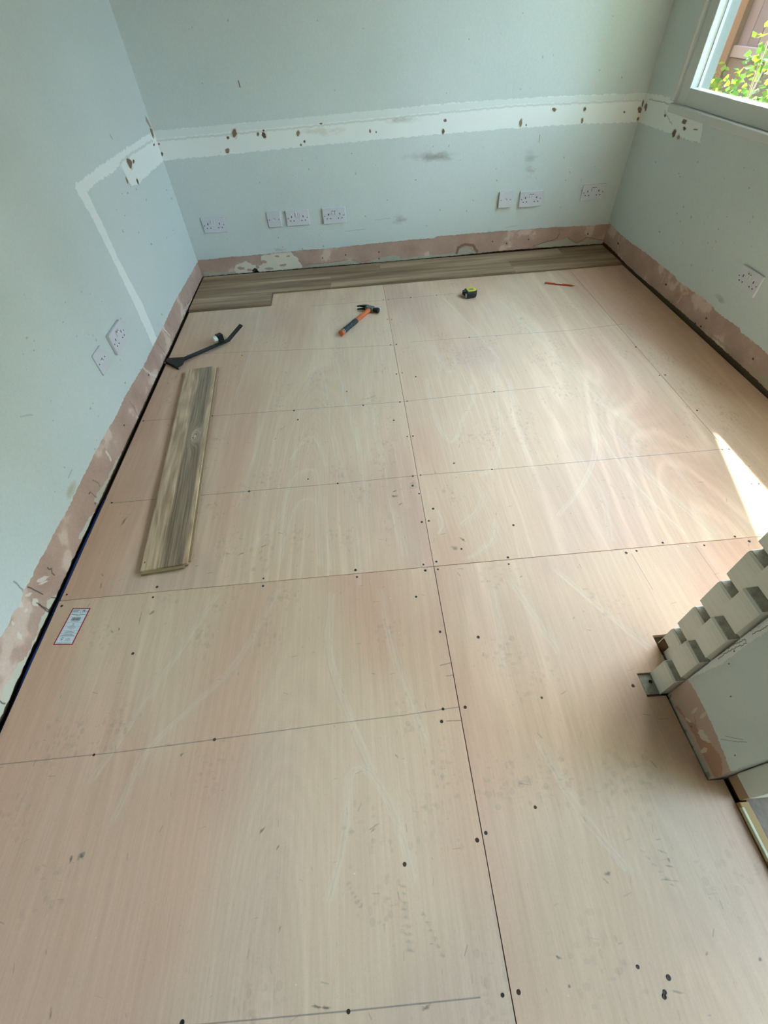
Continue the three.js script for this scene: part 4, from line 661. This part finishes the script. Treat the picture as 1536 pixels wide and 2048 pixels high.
// ---------------------------------------------------------------- rest of the house, garden outside the window
const house = group('added_house'); struct(house, 'unseen upper storey and neighbouring rooms, added to shade the fence', 'house');
mesh('upper_storey', box(-3, RW + 0.1, RH + 0.14, 5.4, -6, RZ + 1), std(0x8d6f5c, 0.9), house); mesh('neighbour_rooms', box(-3, RW + 0.1, -0.5, RH + 0.13, -6, -0.16), std(0x8d6f5c, 0.9), house);  // unseen mass of the house, added to block sky light from the fence
struct(mesh('garden_ground', box(XO + 0.05, 14, -0.5, -0.35, -14, 14), std(0x474a2c, 0.95)), 'garden ground outside', 'ground');
{
  const fx = 4.25, wood = [std(0x7c643e, 0.85), std(0x6a5232, 0.85), std(0x836d4a, 0.85)], pale = [std(0x7b7376, 0.85), std(0x716b6e, 0.85), std(0x837c7a, 0.85)];
  const panel = (z0, z1, mats, label, y0) => {
    const r = group('fence_panel', [fx, y0, z0]); tag(r, label, 'fence'); const n = Math.round((z1 - z0) / 0.13);
    for (let i = 0; i < n; i++) mesh('board', rbox(0, 0.018 + 0.008 * (i % 2), 0.06, 1.5, i * (z1 - z0) / n, (i + 1) * (z1 - z0) / n - 0.008, 0.003, 1), mats[i % 3], r);
    mesh('bottom_rail', rbox(-0.03, 0.03, 0, 0.065, 0, z1 - z0, 0.004), mats[2], r); mesh('top_rail', rbox(-0.03, 0.03, 1.48, 1.53, 0, z1 - z0, 0.004), mats[0], r);
    mesh('post', rbox(-0.045, 0.045, -1.1, 1.56, z1 - z0, z1 - z0 + 0.09, 0.004), mats[1], r);
    return r;
  };
  const zs = at(1490, 50, 0, fx).z;
  panel(-3.6, zs - 0.09, wood, 'brown timber fence panel seen through the window', 0.745); panel(zs, zs + 1.5, pale, 'pale grey timber fence panel behind the shrub', 0.745);
  tag(mesh('retaining_wall', rbox(fx - 0.02, fx + 0.2, -0.36, 0.745, -6, zs + 1.6, 0.01), std(0x6a625a, 0.95)), 'grey-brown retaining wall under the fence panels', 'wall');
  const hedgeLeaf = canvas(512, 512); paintPixels(hedgeLeaf, (x, y, o) => { const n = fbm(x / 9, y / 9, 3) - 0.5, m = fbm(x / 60, y / 60, 2) - 0.5; o[0] = 72 + n * 80 + m * 30; o[1] = 92 + n * 96 + m * 34; o[2] = 44 + n * 50 + m * 18; });
  const hedgeTex = texture(hedgeLeaf); hedgeTex.wrapS = hedgeTex.wrapT = THREE.RepeatWrapping; hedgeTex.repeat.set(3, 2);
  const hedgeMat = std(0xffffff, 0.95, { map: hedgeTex });
  const hedge = (x0, x1, y0, y1, z0, z1, label) => {               // unseen lumpy, leafy block, added to keep low sky light out
    const g = new THREE.BoxGeometry(x1 - x0, y1 - y0, z1 - z0, 10, 40, Math.round((z1 - z0) * 12)), p = g.attributes.position; g.translate((x0 + x1) / 2, (y0 + y1) / 2, (z0 + z1) / 2);
    for (let i = 0; i < p.count; i++) { const x = p.getX(i), y = p.getY(i), z = p.getZ(i), k = 0.11; p.setXYZ(i, x + k * (fbm(y * 4 + 3, z * 4 + x, 2) - 0.5) * 2, y + (y > y0 + 0.05 ? k * (fbm(x * 4, z * 4 + 7, 2) - 0.5) : 0), z + k * (fbm(x * 4 + 11, y * 4, 2) - 0.5)); }
    g.computeVertexNormals(); tag(mesh('added_hedge', g, hedgeMat), label, 'hedge');
  };
  hedge(7, 8, -0.4, 3.7, -3, 1.7, 'tall clipped green hedge, unseen, added to block low sky from the window');
  hedge(7.05, 7.85, -0.4, 2.3, 1.9, 4.2, 'middle clipped green hedge, unseen, added to block low sky from the window');
  hedge(7.1, 7.9, -0.4, 1.4, 4.4, 7.6, 'lowest clipped green hedge, unseen, added to block low sky from the window');
  hedge(3.3, 6.8, -0.4, 4.0, 6.0, 6.8, 'clipped green hedge across the end, unseen, added to keep sky light off the end wall');
  // shrub
  const leaf = new THREE.BufferGeometry(); leaf.setAttribute('position', new THREE.Float32BufferAttribute([0, 0, 0, 0.5, 0.12, 0.35, 0, 0.02, 1, -0.5, 0.12, 0.35], 3)); leaf.setIndex([0, 1, 2, 0, 2, 3]); leaf.computeVertexNormals();
  const mats = [0x6c8a20, 0x587f28, 0x7d9426, 0x466f28].map(c => new THREE.MeshPhysicalMaterial({ color: c, roughness: 0.9, specularIntensity: 0.4, side: THREE.DoubleSide, transmission: 0.4, thickness: 0 }));
  const bush = (name, cx, cz, y0, hgt, spread, n, label, sd, from) => {
    seed = sd; const r = group(name, [cx, y0, cz]); tag(r, label, 'shrub'); const tw = std(0xb9ab98, 0.8);
    const tips = [];
    for (let k = 0; k < 9; k++) {
      const a = rr(0, 6.283), l = rr(0.5, 1), pts = [0, 0.35, 0.7, 1].map(t => new THREE.Vector3(Math.cos(a) * spread * l * t * t + rr(-0.02, 0.02), hgt * l * t, Math.sin(a) * spread * l * t + rr(-0.02, 0.02))), cv = new THREE.CatmullRomCurve3(pts);
      mesh('stem', new THREE.TubeGeometry(cv, 8, 0.006, 5), tw, r); for (let j = 0; j < n / 7; j++) tips.push(cv.getPoint(rr(from, 1)));
    }
    mats.forEach((m, mi) => {
      const list = [], M = new THREE.Matrix4(), e = new THREE.Euler(), qn = new THREE.Quaternion();
      tips.forEach((p, i) => { if (i % 4 !== mi) return; const s = rr(0.022, 0.04); e.set(rr(-1.2, 1.2), rr(0, 6.283), rr(-0.8, 0.8)); M.compose(new THREE.Vector3(p.x + rr(-0.09, 0.09), p.y + rr(-0.08, 0.1), p.z + rr(-0.09, 0.09)), qn.setFromEuler(e), new THREE.Vector3(s, s, s * 1.3)); list.push(leaf.clone().applyMatrix4(M)); });
      const f = mesh('foliage', mergeGeometries(list), m, r); f.userData.kind = 'stuff';
    });
  };
  const b1 = at(1430, 140, 0, 3.75), b2 = at(1530, 120, 0, 3.5);
  bush('yellow_green_shrub', 3.75, b1.z, -0.36, b1.y + 0.36 + 0.10, 0.14, 620, 'small bright yellow-green shrub at the window corner', 5, 0.8);
  bush('leafy_shrub', 3.5, b2.z, -0.36, b2.y + 0.36 + 0.22, 0.3, 900, 'taller loose green shrub with pale twigs in front of the pale fence', 9, 0.62);
}
renderer.render(scene, camera);
